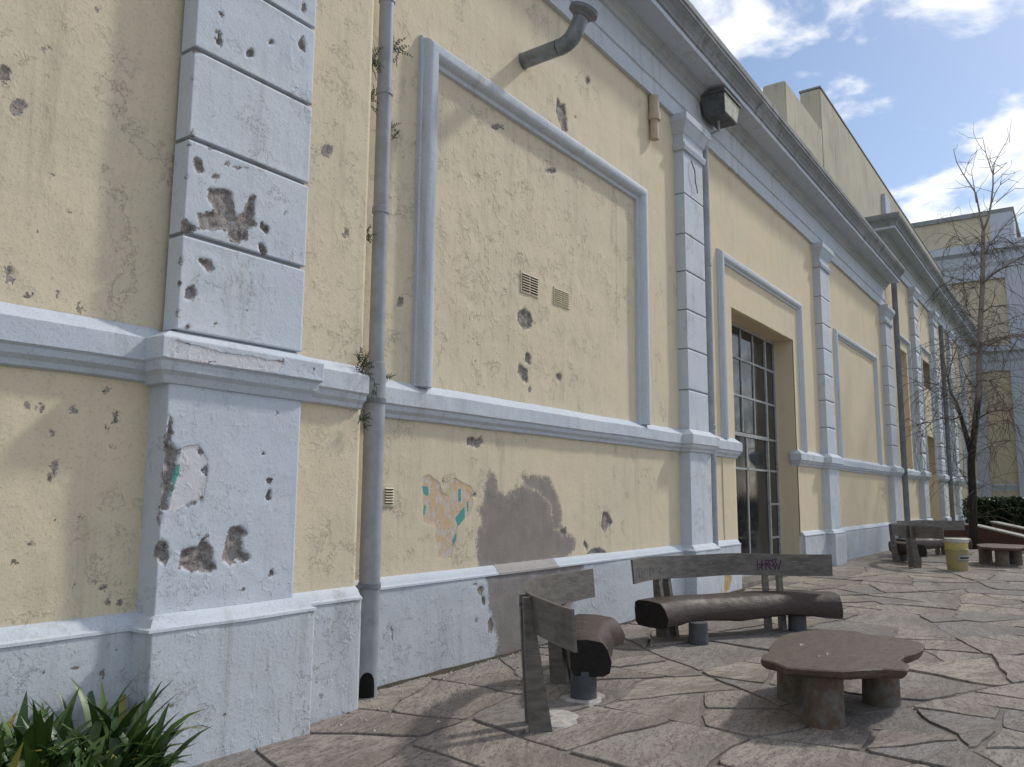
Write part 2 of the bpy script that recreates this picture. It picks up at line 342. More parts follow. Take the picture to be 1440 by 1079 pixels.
# ------------------------------------------------------------------ damaged plaster sheets
def zoompoly(ox, oy, s, pts, y): return [tuple(onY(ox+a/s, oy+b/s, y)[[0, 2]]) for a, b in pts]
def blob(u, v, ru, rv, y, n=11, seed=0):
    rr = random.Random(int(u*31+v*17)+seed); P = []
    for k in range(n):
        a = 2*math.pi*k/n; q = .65+.5*rr.random()
        P.append(tuple(onY(u+ru*q*math.cos(a), v+rv*q*math.sin(a), y)[[0, 2]]))
    return P
def field(X, Z, polys, clampv=.2):
    f = np.full(X.shape, -clampv)
    for P in polys:
        P = np.asarray(P); lo = P.min(0)-.25; hi = P.max(0)+.25
        mk_ = (X > lo[0]) & (X < hi[0]) & (Z > lo[1]) & (Z < hi[1])
        if mk_.any(): f[mk_] = np.maximum(f[mk_], poly_sdf(X[mk_], Z[mk_], P))
    return np.maximum(f, -clampv)
def sheet(name, x0, x1, z0, z1, y, thick, mat, parent, res=.02, dmg=(), cem=(), lay=(), teal=(), rough=None, depth=.018, seed=0, warp=.012, hole=None):
    """slab of render, front at y (facing -y) as a grid carrying the wear fields; sides go back by thick"""
    nx = max(2, int(round((x1-x0)/res))+1); nz = max(2, int(round((z1-z0)/res))+1)
    xs = np.linspace(x0, x1, nx); zs = np.linspace(z0, z1, nz)
    if hole:
        for arr, vals in ((xs, hole[:2]), (zs, hole[2:])):
            for q_ in vals: arr[np.argmin(abs(arr-q_))] = q_
    X, Z = np.meshgrid(xs, zs, indexing='ij')
    wx = X+(fbm(X*9, Z*9, 3+seed)-.5)*2*warp; wz = Z+(fbm(X*9, Z*9, 11+seed)-.5)*2*warp
    fd = field(wx, wz, dmg); fc = field(wx, wz, cem); fl = field(wx, wz, lay); ft = field(wx, wz, teal)
    rg = np.zeros(X.shape) if rough is None else rough(X, Z)
    und = (fbm(X*1.3, Z*1.3, 21+seed, 3)-.5)*.014 + (fbm(X*7, Z*7, 31+seed, 3)-.5)*.006*(.4+rg)
    dep = depth*np.clip(fd/.02, 0, 1)*(.5+fbm(X*25, Z*25, 5, 3)) + .004*np.clip(fl/.008, 0, 1) + .004*np.clip(fc/.01, 0, 1)
    edge = np.minimum(np.minimum(X-x0, x1-X), np.minimum(Z-z0, z1-Z)); und = und*np.clip(edge/.05, 0, 1)
    Y = y+und+dep
    V = np.stack([X, Y, Z], -1).reshape(-1, 3); idx = np.arange(nx*nz).reshape(nx, nz)
    q = np.stack([idx[:-1, :-1], idx[1:, :-1], idx[1:, 1:], idx[:-1, 1:]], -1).reshape(-1, 4)
    if hole:
        qc = V[q].mean(1); q = q[~((qc[:, 0] > hole[0]) & (qc[:, 0] < hole[1]) & (qc[:, 2] > hole[2]) & (qc[:, 2] < hole[3]))]
    ring = np.concatenate([idx[:, 0], idx[-1, 1:], idx[-2::-1, -1], idx[0, -2:0:-1]])
    nb = len(V); back = V[ring].copy(); back[:, 1] = y+thick; V = np.concatenate([V, back])
    m_ = len(ring); bi = np.arange(m_)+nb
    sd = np.stack([ring, bi, np.roll(bi, -1), np.roll(ring, -1)], -1)
    if hole:
        mc = V[sd].mean(1); sd = sd[~((mc[:, 0] > hole[0]) & (mc[:, 0] < hole[1]) & (mc[:, 2] < z0+.01))]
    Fq = np.concatenate([q, sd])
    me = bpy.data.meshes.new(name); me.vertices.add(len(V)); me.vertices.foreach_set('co', V.ravel())
    me.loops.add(len(Fq)*4); me.loops.foreach_set('vertex_index', Fq.ravel()); me.polygons.add(len(Fq))
    me.polygons.foreach_set('loop_start', np.arange(len(Fq))*4); me.polygons.foreach_set('loop_total', np.full(len(Fq), 4))
    sm = np.ones(len(Fq), bool); sm[len(q):] = False; me.polygons.foreach_set('use_smooth', sm)
    me.update(); me.validate()
    for nme, f in (('dmg', fd), ('cem', fc), ('lay', fl), ('teal', ft), ('rough', rg)):
        if nme != 'rough' and f.max() <= -.19 and f.min() <= -.19: 
            arr = np.full(len(V), -.2)
        else:
            arr = np.concatenate([f.ravel(), np.minimum(f.ravel()[ring], -.10) if nme != 'rough' else f.ravel()[ring]])
        at = me.attributes.new(nme, 'FLOAT', 'POINT'); at.data.foreach_set('value', arr.astype(np.float32))
    # hard edge on the border so that sides stay crisp
    return mk(name, me, mat, parent)
def plainattr(o):                                      # plain pieces carry no wear: fields sit well outside
    me = o.data
    for nme in ('dmg', 'cem', 'lay', 'teal'):
        at = me.attributes.new(nme, 'FLOAT', 'POINT'); at.data.foreach_set('value', np.full(len(me.vertices), -.2, np.float32))
    return o
def pbox(*a, **k): return plainattr(box(*a, **k))
def pbm(*a, **k): return plainattr(frombm(*a, **k))
# ================================================================== GROUND
bm = bmesh.new(); xs = [-400, -60, -5, 0, 4, 9, 11, 13, 15, 17, 19, 26, 60, 400]; rows = []
for x in xs: rows.append([bm.verts.new((x, y, gz(x)-.009)) for y in (-400, -40, -12, -6, 3, 60)])
for i in range(len(xs)-1):
    for k in range(5): bm.faces.new((rows[i][k], rows[i+1][k], rows[i+1][k+1], rows[i][k+1]))
ground = frombm('ground', bm, MORTAR); tag(ground, 'grey brown mortar bed under the flagstone paving', 'ground', kind='structure')
pav = empty('pavement'); tag(pav, 'irregular pinkish grey flagstone paving along the wall', 'pavement', kind='structure')
def clip(poly, nx, ny, c):
    out = []
    for i in range(len(poly)):
        a = poly[i]; b = poly[(i+1) % len(poly)]; da = a[0]*nx+a[1]*ny-c; db = b[0]*nx+b[1]*ny-c
        if da <= 0: out.append(a)
        if (da < 0 < db) or (db < 0 < da):
            t = da/(da-db); out.append((a[0]+(b[0]-a[0])*t, a[1]+(b[1]-a[1])*t))
    return out
rr = random.Random(23); stones = []
def split(poly, depth=0):
    n = len(poly); ar = abs(sum(poly[k][0]*poly[(k+1) % n][1]-poly[(k+1) % n][0]*poly[k][1] for k in range(n)))/2
    cx = sum(p[0] for p in poly)/n; cy = sum(p[1] for p in poly)/n
    A = np.array(poly)-[cx, cy]; w_, v_ = np.linalg.eigh(A.T@A); ax = v_[:, 1]; el_ = math.sqrt(w_[1]/max(w_[0], 1e-6))
    tgt = rr.uniform(.25, 1.25) if cx < 14 else rr.uniform(.55, 1.7)
    if (ar < tgt and el_ < 2.6) or depth > 14: stones.append((cx, cy, poly, ar)); return
    a = math.atan2(ax[1], ax[0])+max(-.3, min(.3, rr.gauss(0, .13))); nx, ny = math.cos(a), math.sin(a)
    pr_ = A@np.array([nx, ny]); t = pr_.min()+(pr_.max()-pr_.min())*rr.uniform(.34, .66); c = nx*cx+ny*cy+t
    for q in (clip(poly, nx, ny, c), clip(poly, -nx, -ny, -c)):
        if len(q) >= 3: split(q, depth+1)
split([(33.4, -7.3), (33.4, -.03), (4.4, -.03), (4.39, -.42), (.9, -.42), (.9, -7.3)][::1])
def warp2(p):
    a = np.array([p.x]); b = np.array([p.y]); k = .10 if p.y < -.35 else max(0, (-.05-p.y)/.3)*.10
    f = lambda s_, q: float(fbm(a*q, b*q, s_, 3)[0])-.5
    return Vector((p.x+f(101, 1.7)*k*1.6+f(131, 6)*k*.35, p.y+f(113, 1.7)*k*1.6+f(151, 6)*k*.35))
def stone_outline(cell, gap, r):
    cx = sum(p[0] for p in cell)/len(cell); cy = sum(p[1] for p in cell)/len(cell); P = []
    n = len(cell)
    for k in range(n):
        a = Vector(cell[k]); b = Vector(cell[(k+1) % n]); e = b-a; L = e.length
        if L < .05: continue
        nrm = Vector((e.y, -e.x)).normalized()
        if nrm.dot(Vector((cx, cy))-a) < 0: nrm = -nrm
        cut = min(.2*L, .05)
        m_ = max(2, min(8, int(L/.15)))
        for t in range(m_+1):
            s_ = cut/L+(1-2*cut/L)*t/m_
            q = a+e*s_; wob = r.uniform(-.004, .009)
            P.append(warp2(q+nrm*(gap+wob)))
    return P
def stone_mesh(bm, P, cx, cy, z, r):
    tx, ty = r.uniform(-.010, .010), r.uniform(-.010, .010); h = r.uniform(-.003, .013)
    def zz(p): return h+tx*(p.x-cx)+ty*(p.y-cy)+gz(p.x)-gz(cx)
    top = [bm.verts.new((p.x+(cx-p.x)*.012-cx, p.y+(cy-p.y)*.012-cy, zz(p))) for p in P]
    mid = [bm.verts.new((p.x-cx, p.y-cy, zz(p)-.004)) for p in P]
    n = len(P)
    bm.faces.new(top)
    for k in range(n):
        bm.faces.new((mid[k], mid[(k+1) % n], top[(k+1) % n], top[k]))
    bot = [bm.verts.new((p.x-cx, p.y-cy, -.06+gz(p.x)-gz(cx))) for p in P]
    for k in range(n): bm.faces.new((bot[k], bot[(k+1) % n], mid[(k+1) % n], mid[k]))
def inview(x, y):
    d = np.array([x, y, 0])-CAM; z = d@fw
    if z < .3: return 0
    u = 720+F_PX*(d@rt)/z; v = 539.5-F_PX*(d@up)/z
    return 1/z if (-150 < u < 1600 and v < 1250) else 0
stones.sort(key=lambda s: -inview(s[0], s[1])*math.sqrt(s[3]))
far = bmesh.new(); cnt = 0
for (x, y, cell, ar) in stones:
    P = stone_outline(cell, .010+rr.random()*.012, rr)
    if len(P) < 5: continue
    if cnt < 295:
        bm = bmesh.new(); stone_mesh(bm, P, x, y, gz(x), rr); o = frombm('flagstone', bm, STONE, pav); o.location = (x, y, gz(x)); cnt += 1
    else:
        b2 = bmesh.new(); stone_mesh(b2, P, x, y, gz(x), rr); bmesh.ops.translate(b2, verts=b2.verts, vec=(x, y, gz(x)))
        me = bpy.data.meshes.new('t'); b2.to_mesh(me); b2.free(); far.from_mesh(me); bpy.data.meshes.remove(me)
o = frombm('flagstones_beyond', far, STONE, pav); tag(o, kind='stuff')
# ================================================================== MAIN BUILDING
bld = empty('weathered_building'); tag(bld, 'long pale yellow building with peeling paint, blue grey pilasters and heavy cornice', 'building')
YA = -.31; PF = -.48; XE = 4.46                        # near projecting block: wall plane, pilaster face, its end
JOINTS = [2.52, 3.11, 3.72, 4.31, 4.90, 5.48, 6.11, 6.72]
# ---- wall of the near block
def z1(p, y): return zoompoly(0, 0, 3, p, y)
def z4(p, y): return zoompoly(0, 360, 3, p, y)
def z7(p, y): return zoompoly(0, 720, 3, p, y)
chA = [blob(7, 103, 9, 16, YA), blob(25, 150, 12, 14, YA), blob(76, 245, 4, 3, YA), blob(66, 67, 9, 4, YA), blob(138, 12, 4, 4, YA), blob(96, 297, 5, 5, YA), blob(53, 326, 2, 3, YA),
       blob(12, 386, 9, 14, YA), blob(113, 432, 4, 9, YA), blob(42, 416, 4, 3, YA), blob(82, 414, 3, 5, YA), blob(150, 547, 6, 5, YA), blob(37, 571, 5, 6, YA), blob(57, 573, 7, 6, YA),
       blob(73, 606, 6, 10, YA), blob(77, 656, 5, 8, YA), blob(162, 584, 4, 11, YA), blob(149, 600, 4, 5, YA), blob(157, 627, 3, 4, YA), blob(104, 575, 4, 8, YA), blob(70, 672, 7, 4, YA),
       blob(145, 828, 6, 4, YA), blob(151, 846, 4, 5, YA), blob(168, 848, 4, 4, YA), blob(120, 727, 8, 3, YA), blob(43, 765, 5, 6, YA), blob(22, 792, 9, 4, YA), blob(80, 730, 4, 3, YA), blob(136, 818, 5, 2, YA)]
def roughA(X, Z): return .15+.35*np.clip((fbm(X*1.6, Z*1.6, 41)-.5)*4, 0, 1)
sheet('wall', .6, 2.95, .80, 6.2, YA, .5, YEL, bld, .02, chA, rough=roughA, depth=.008)
sheet('wall', 3.6, XE, .80, 6.2, YA, .5, YEL, bld, .025, [blob(460, 214, 9, 12, YA), blob(486, 330, 5, 8, YA)], rough=roughA, depth=.006)
pbox('wall', -12, .597, YA, .8, 0, 8.0, YEL, bld); pbox('wall', .597, XE-.003, YA+.003, .8, 6.203, 8.0, YEL, bld)
pbox('wall', .597, XE-.03, YA+.06, .8, 0, 6.2, YEL, bld)
# ---- big near pilaster with its blocks
XP0, XP1 = 2.765, 3.715
pil = pbox('pilaster', XP0+.022, XP1-.022, PF+.026, YA+.05, 2.5, 8.0, GROOVE, bld); tag(pil, 'wide pale blue pilaster with patches of fallen plaster')
dP = [z1([(880,795),(960,800),(985,815),(985,880),(1000,905),(1030,890),(1050,830),(1078,820),(1075,880),(1070,920),(1085,955),(1050,970),(1040,1010),(1000,1030),(960,1005),(965,970),(900,975),(840,970),(830,900),(910,895),(880,840)], PF),
      z1([(768,915),(835,965),(790,992),(760,985)], PF), z1([(1105,935),(1145,965),(1125,990),(1100,965)], PF), z1([(815,660),(845,670),(858,710),(835,735),(820,700)], PF),
      blob(309, 50, 3, 7, PF), blob(304, 46, 3, 4, PF), blob(309, 60, 5, 7, PF), blob(353, 75, 8, 8, PF), blob(312, 20, 4, 5, PF), blob(270, 190, 3, 9, PF), blob(320, 230, 7, 3, PF),
      z1([(1088,1018),(1110,1025),(1130,1060),(1120,1088),(1098,1070)], PF), blob(264, 204, 6, 4, PF), blob(275, 73, 8, 4, PF), blob(255, 366, 3, 9, PF), blob(252, 398, 3, 6, PF), blob(249, 440, 3, 6, PF), blob(270, 110, 2, 8, PF), blob(262, 250, 2, 5, PF), blob(335, 235, 14, 2, PF), blob(402, 300, 2, 4, PF), blob(382, 60, 4, 5, PF), blob(300, 210, 12, 2, PF),
      z4([(830,0),(890,10),(908,55),(880,70),(850,35)], PF), z4([(790,130),(820,120),(835,165),(810,195),(780,180)], PF), blob(263, 460, 5, 4, PF), blob(302, 455, 3, 3, PF), blob(327, 482, 4, 3, PF), blob(348, 436, 3, 3, PF),
      blob(428, 10, 4, 9, PF), blob(425, 62, 7, 12, PF), blob(303, 248, 8, 3, PF)]
def roughP(X, Z): return .12+.5*np.clip((fbm(X*2.2, Z*2.2, 51)-.47)*4, 0, 1)
for k in range(len(JOINTS)-1):
    sheet('block', XP0, XP1, JOINTS[k]+(.0 if k == 0 else .014), JOINTS[k+1]-.014, PF, .14, BLU, pil, .013, dP, rough=roughP, seed=k, depth=.022)
dPl = [z4([(712,670),(722,700),(715,780),(735,810),(757,815),(735,900),(712,1030),(705,1079),(672,1079),(690,780)], PF), z7([(665,0),(690,0),(675,60),(660,60)], PF),
       z7([(665,110),(705,125),(712,190),(690,225),(650,190)], PF),
       z7([(760,170),(800,150),(830,150),(850,110),(895,150),(900,200),(915,235),(890,255),(800,255),(745,235)], PF),
       z7([(960,65),(1010,55),(1045,90),(1020,110),(1025,160),(1060,185),(1050,210),(1000,205),(970,230),(935,200),(950,130)], PF),
       blob(376, 676, 4, 5, PF), z4([(1115,1010),(1130,980),(1142,985),(1142,1030),(1120,1035)], PF), blob(368, 638, 3, 3, PF), blob(381, 805, 3, 5, PF), blob(340, 830, 4, 2, PF), blob(388, 580, 2, 3, PF), blob(277, 753, 3, 2, PF), blob(290, 753, 3, 2, PF)]
layPl = [z4([(757,812),(830,795),(850,830),(870,860),(865,960),(858,1012),(800,1045),(750,1079),(705,1079),(716,1030),(738,900)], PF)]
tealPl = [z4([(728,905),(752,870),(752,920),(738,960),(722,1000)], PF), z4([(712,980),(725,975),(718,1030),(706,1030)], PF)]
psh = sheet('pilaster_base_shaft', XP0-.035, XP1+.005, .86, 2.34, PF-.012, .19, BLU, bld, .013, dPl+[z4([(835,800),(850,830),(842,850),(828,820)], PF), z4([(835,905),(870,880),(868,930),(850,915)], PF), z4([(775,1055),(850,1015),(856,1020),(790,1062)], PF)], lay=layPl, teal=tealPl, rough=roughP, seed=9, depth=.026)
# ---- string courses, plinths
STR = [(0, 2.53), (.105, 2.445), (.105, 2.315), (.085, 2.30), (.075, 2.262), (.045, 2.235), (.035, 2.205), (0, 2.195)]
STRP = [(-.03, 2.565), (.10, 2.50), (.10, 2.375), (.085, 2.36), (.075, 2.31), (.05, 2.285), (.03, 2.24), (-.03, 2.23)]
def strcourse(path, prof=STR, name='string_course', mat=TRIM):
    bm = bmesh.new(); wrap_profile(bm, prof, path); return pbm(name, bm, mat, bld)
# travel towards +x: right-hand side is -y (outwards)
strcourse([(-12, YA), (XP0-.02, YA)], name='string_course')
strcourse([(XP0-.05, YA), (XP0-.05, PF-.0), (XP1+.02, PF-.0), (XP1+.02, YA)], [(o_, z_-.055) for (o_, z_) in STRP], 'string_course')
strcourse([(XP1+.02, YA), (XE-.02, YA)])
ys_ = PF-.1055
sheet('string_course_face', XP0-.145, XP1+.115, 2.318, 2.447, ys_, .03, BLU, bld, .01, [blob(252, 492, 5, 8, ys_), blob(262, 487, 6, 6, ys_), blob(300, 512, 9, 2, ys_), blob(345, 525, 10, 2, ys_), blob(440, 522, 3, 5, ys_), blob(395, 508, 8, 2, ys_)], lay=[z4([(735,350),(860,390),(1000,415),(1200,450),(1180,490),(1100,480),(1000,478),(940,470),(800,455),(735,445)], ys_)], rough=lambda X, Z: .5+0*X, depth=.012)
def plinth(x0, x1, y, top=.87, out=.075, dmg=(), cem=(), res=.02, rough=None, depth=.012, mat=BLUG, lay=(), back=None):
    sheet('plinth', x0, x1, -.05, top-.085, y-out, .3, mat, bld, res, dmg, cem, lay, rough=rough or (lambda X, Z: .2+.6*np.clip((fbm(X*2, Z*2, 61)-.45)*4, 0, 1)), depth=depth)
    bm = bmesh.new()
    if back is not None:
        wrap_profile(bm, [(-.05, top+.012), (.004, top), (out*.30, top-.010), (out*.62, top-.036), (out*.80, top-.062), (out+.008, top-.072), (out+.010, top-.088), (-.05, top-.088)], [(x0+out-.012, back), (x0+out-.012, y), (x1-out+.012, y), (x1-out+.012, back)])
        smooth_angle(frombm('plinth_ledge', bm, TRIM, bld), .6); return
    aprofile(bm, [(y+.05, top+.012), (y-.004, top), (y-out*.30, top-.010), (y-out*.62, top-.036), (y-out*.80, top-.062), (y-out-.008, top-.072), (y-out-.010, top-.088), (y+.05, top-.088)], x0, x1); smooth_angle(frombm('plinth_ledge', bm, TRIM, bld), .6)
plinth(.6, XP0+.1, YA, res=.02, dmg=[blob(105, 940, 9, 4, YA-.075), blob(60, 945, 5, 3, YA-.075), blob(163, 912, 3, 5, YA-.075), blob(145, 948, 5, 9, YA-.075)])
plinth(XP0-.09, XP1+.13, PF-.005, res=.013, out=.085, back=YA+.03, dmg=[blob(316, 1007, 3, 3, PF-.09), blob(241, 993, 4, 3, PF-.09), blob(205, 942, 4, 8, PF-.09)])
plinth(XP1-.05, XE, YA, res=.02)
# ---- bay with the large blind panel
def z5(p, y=0): return zoompoly(480, 360, 3, p, y)
def z2(p, y=0): return zoompoly(480, 0, 3, p, y)
def z8(p, y=0): return zoompoly(560, 640, 4.15, p, y)
dB = [z5([(770,215),(800,245),(808,280),(795,310),(770,310),(745,275),(745,240)]), z5([(780,405),(800,420),(800,460),(775,445)]), z5([(750,450),(785,480),(790,540),(765,530),(745,490)]),
      z5([(530,760),(560,765),(575,775),(595,755),(602,790),(570,810),(530,795)]), z5([(235,185),(245,165),(262,185),(260,210),(235,215)]), blob(786, 530, 4, 7, 0), blob(746, 548, 3, 4, 0), blob(753, 454, 2, 2, 0),
      z2([(912,400),(925,440),(945,440),(955,560),(930,550),(905,470)]), blob(827, 113, 3, 7, 0), blob(809, 165, 2, 2, 0), blob(700, 178, 9, 4, 0), blob(775, 240, 8, 5, 0),
      zoompoly(480, 720, 3, [(1105,0),(1125,5),(1145,45),(1110,90),(1095,60)], 0), zoompoly(480, 720, 3, [(1025,118),(1045,150),(1040,165),(1022,140)], 0), zoompoly(480, 720, 3, [(1035,175),(1060,160),(1090,150),(1110,165),(1130,185),(1090,180),(1040,190)], 0),
      blob(623, 677, 2, 5, 0), blob(793, 748, 4, 7, 0), blob(667, 697, 4, 4, 0)]
cB = [z8([(530,90),(570,130),(585,220),(620,240),(680,195),(740,180),(820,210),(880,270),(910,370),(915,430),(960,440),(1035,490),(1030,560),(990,600),(880,660),(600,690),(480,690),(455,600),(460,450),(490,400),(460,320),(490,290),(500,220)]), z8([(720,120),(880,130),(930,240),(960,350),(950,440),(905,440),(890,300),(820,215),(740,185)])]
lB = [z8([(140,130),(180,115),(240,165),(255,220),(290,240),(310,200),(320,130),(430,190),(435,290),(410,350),(340,420),(340,480),(310,570),(310,600),(230,600),(240,540),(215,520),(215,410),(150,390),(140,270)])]
tB = [z8([(140,180),(175,180),(182,245),(150,225)]), z8([(348,200),(366,200),(366,270),(350,280)]), z8([(387,300),(387,370),(348,420),(333,370)]), z8([(342,445),(337,490),(315,540),(320,490)]), z8([(148,280),(162,300),(152,370),(144,330)]), z8([(400,265),(412,265),(410,330),(400,330)])]
def roughB(X, Z):
    r = np.exp(-((X-7.2)/1.9)**2-((Z-4.4)/1.5)**2)*1.2 + np.exp(-((X-6.3)/.25)**2)*(Z > 2.5)*(Z < 5)*.9 + np.exp(-((X-5.0)/.4)**2)*.6
    return np.clip(r*(.35+fbm(X*1.5, Z*1.1, 71)*1.1), 0, 1.1)
sheet('wall', XE-.02, 11.4, .80, 7.42, 0, .5, YEL, bld, .02, dB, cB, lB, tB, roughB, depth=.022)
sheet('wall', 11.4, 27.25, .80, 7.42, 0, .9, YELF, bld, .05, [blob(1243, 705, 4, 9, 0), blob(1240, 690, 3, 4, 0)], hole=(13.5, 17.1, .80, 4.81))
pbox('wall', XE-.02, 27.3, .02, .9, 7.43, 8.35, YELF, bld)
cPl = [[tuple(onY(u, v, -.08)[[0, 2]]) for u, v in ((683, 806), (740, 797), (822, 788), (818, 830), (790, 880), (770, 905), (745, 930), (692, 945), (700, 900), (688, 860))]]
dPlB = [blob(676, 830, 5, 9, -.08), blob(680, 845, 4, 8, -.08), blob(669, 822, 5, 3, -.08), blob(671, 872, 2, 5, -.08), blob(552, 890, 2, 12, -.08), blob(537, 912, 5, 2, -.08), blob(700, 800, 6, 3, -.08), blob(690, 880, 4, 14, -.08)]
plinth(XE, 11.3, 0, res=.02, dmg=dPlB, cem=cPl)
bm = bmesh.new(); aprofile(bm, [(.02, .876), (-.006, .8735), (-.024, .863), (-.048, .836), (-.0625, .81), (-.0865, .80), (-.089, .78), (.02, .78)], 6.62, 7.72); smooth_angle(frombm('plinth_ledge', bm, CEMS, bld), .6)
plinth(11.85, 13.42, 0, res=.03, lay=[[tuple(onY(u, v, -.08)[[0, 2]]) for u, v in ((993, 810), (1003, 800), (1012, 806), (1016, 835), (1000, 838))], [tuple(onY(u, v, -.08)[[0, 2]]) for u, v in ((1019, 806), (1030, 812), (1026, 830), (1019, 834))]]); plinth(17.15, 19.0, 0, res=.05); plinth(19.6, 26.4, 0, res=.06)
# stain on the plinth ledge under the cement patch: same cement
def cyl_prof(w, d, n=7): return [(-w/2*math.cos(math.pi*k/(n-1)), d*math.sin(math.pi*k/(n-1))) for k in range(n)]
def moulding(x0, x1, z0, z1, w=.17, d=.10, name='panel_moulding', bottom=False, mat=TRIM):
    """roll moulding standing on the string course: left post, top, right post, mitred, as one frame"""
    bm = bmesh.new(); pr = [(0, 0), (.004, d*.28), (w*.10, d*.34), (w*.13, d*.55), (w*.2, d*.78), (w*.32, d*.94), (w*.46, d), (w*.60, d*.94), (w*.71, d*.78), (w*.77, d*.55), (w*.80, d*.36), (w*.97, d*.30), (w, 0)]
    path = [((x0, z0), (1, 0)), ((x0, z1), (1, -1)), ((x1, z1), (-1, -1)), ((x1, z0), (-1, 0))]; rows = []
    for (x, z), (sx, sz) in path: rows.append([bm.verts.new((x+sx*o_, -d_+.002, z+sz*o_)) for o_, d_ in pr])
    for i in range(3):
        for k in range(len(pr)-1): bm.faces.new((rows[i][k], rows[i+1][k], rows[i+1][k+1], rows[i][k+1]))
    bm.faces.new(rows[0]); bm.faces.new(rows[-1][::-1])
    o = pbm(name, bm, mat, bld); smooth_angle(o, .5); return o
moulding(5.36, 10.05, 2.5, 5.83, .24, .14); moulding(12.86, 17.62, 2.5, 5.70, .2, .10); moulding(20.5, 25.2, 2.5, 5.66, .2, .09)
# ---- slimmer pilasters
CAPP = [(0, 6.80), (.03, 6.80), (.05, 6.86), (.05, 6.90), (.015, 6.905), (.01, 7.05), (.03, 7.07), (.05, 7.12), (.10, 7.22), (.115, 7.235), (.115, 7.345), (0, 7.345)]
def slim(x0, x1, zt=7.34, label=None, lo=2.5, res=.03, prof=CAPP, dz=0, joints=JOINTS[1:], base=True, y0=0.0, mat=BLU):
    yf = y0-.15
    c = pbox('pilaster', x0+.014, x1-.014, yf+.016, y0+.05, lo-.02, zt, GROOVE, bld)
    js = [lo]+[j for j in joints if lo+.2 < j < 6.6+dz]+[6.79+dz]
    for k in range(len(js)-1): sheet('block', x0, x1, js[k]+.01, js[k+1]-.01, yf, .17, mat, c, res, rough=lambda X, Z: .05+0*X)
    bm = bmesh.new(); wrap_profile(bm, [(o_, z_+dz) for o_, z_ in prof], [(x0, y0), (x0, yf), (x1, yf), (x1, y0)]); 
    cap = frombm('capital', bm, TRIM, c)
    pbox('capital_core', x0+.001, x1-.001, yf+.001, y0+.04, 6.785+dz, 7.34+dz, TRIM, c)
    if base:
        sheet('pilaster_base_shaft', x0-.02, x1+.02, .85, 2.25, yf-.012, .2, mat, bld, res, rough=lambda X, Z: .25+0*X)
        strcourse([(x0-.03, y0), (x0-.03, yf-.01), (x1+.03, yf-.01), (x1+.03, y0)], mat=mat)
        plinth(x0-.09, x1+.09, yf-.01, res=.03 if x0 < 15 else .06, out=.085, back=y0+.03)
    return c
slim(11.2, 11.95, res=.02); slim(18.92, 19.7); slim(26.27, 27.2)
strcourse([(XE, 0), (11.17, 0)]); strcourse([(11.98, 0), (13.46, 0), (13.46, .12)]); strcourse([(17.12, .12), (17.12, 0), (18.89, 0)]); strcourse([(19.73, 0), (26.24, 0)])
# cracked ledge corner by the door: chamfered foot of the jamb
sheet('jamb_face', 12.86, 13.44, .80, 2.2, -.012, .05, YELF, bld, .03)
# ---- entablature
ENT = [(0, 7.335), (.06, 7.335), (.06, 7.575), (.085, 7.59), (.085, 7.63), (.05, 7.645), (.05, 7.985), (.08, 8.0), (.10, 8.05), (.15, 8.08), (.155, 8.115), (.19, 8.135), (.20, 8.16), (.50, 8.155), (.50, 8.235), (.525, 8.25), (.53, 8.30), (.56, 8.37), (.62, 8.44), (.64, 8.455), (.64, 8.50), (.655, 8.51), (.655, 8.60), (0, 8.66)]
def entab(path, prof, split=(2, 6, 13, 15), mats=None, parent=bld):
    names = ['architrave', 'frieze', 'bed_moulding', 'fascia', 'cornice_crown']; idx = [0, 4, 6, 12, 14, len(prof)-1]
    mats = mats or [TRIM, TRIM, GRY, TRIM, GRYD]
    for k in range(5):
        seg = prof[idx[k]:idx[k+1]+1]; seg = [(-.02, seg[0][1])]+seg+[(-.02, seg[-1][1])]
        bm = bmesh.new(); wrap_profile(bm, seg, path); pbm(names[k], bm, mats[k], parent)
entab([(XE+.001, 0), (27.0, 0)], ENT)
entab([(-12, YA), (XE, YA), (XE, .2)], ENT)
pbox('roof_slab', -12, 27.3, .05, 14, 8.35, 8.64, GRYD, bld)
# ---- attic parapet
pbox('attic_parapet', 19.43, 22.84, .6, 1.17, 8.6, 11.8, ATT, bld, bev=.04); pbox('attic_parapet', 22.843, 47, .6, 1.17, 8.6, 13.08, ATT, bld, bev=.05)
pbox('parapet_cap', 22.84, 47, .585, 1.19, 13.082, 13.13, GRYD, bld)
pbox('parapet_pier', 31.0, 31.9, .47, .597, 9.5, 12.5, WINGB, bld); pbox('parapet_pier', 32.1, 32.9, .53, .597, 9.5, 12.1, TRIM, bld); pbox('parapet_pier', 33.2, 46.5, .54, .597, 11.6, 11.8, TRIM, bld)
# ---- tall door window
DW = .42
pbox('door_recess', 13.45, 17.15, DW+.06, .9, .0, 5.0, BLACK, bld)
pbox('window_jamb', 17.092, 17.36, .02, DW+.05, 0, 4.83, YELF, bld); pbox('window_jamb', 13.24, 13.508, .02, DW+.05, 0, 4.83, YELF, bld); pbox('window_head', 13.508, 17.092, .02, DW+.05, 4.80, 4.98, YELF, bld)
win = empty('window', (0, 0, 0)); win.parent = bld
win_ = box('window_frame', 13.5, 13.56, DW-.03, DW+.03, .1, 4.8, FRAME, None); 
bm = bmesh.new()
for (a, b, c, d) in ((13.5, 13.56, .1, 4.8), (17.04, 17.1, .1, 4.8), (13.56, 17.04, 4.74, 4.8), (13.56, 17.04, .1, .16), (16.46, 16.53, .16, 4.74), (13.56, 16.46, 2.68, 2.75)): abox(bm, a, b, DW-.03, DW+.03, c, d)
bpy.data.objects.remove(win_); bpy.data.objects.remove(win)
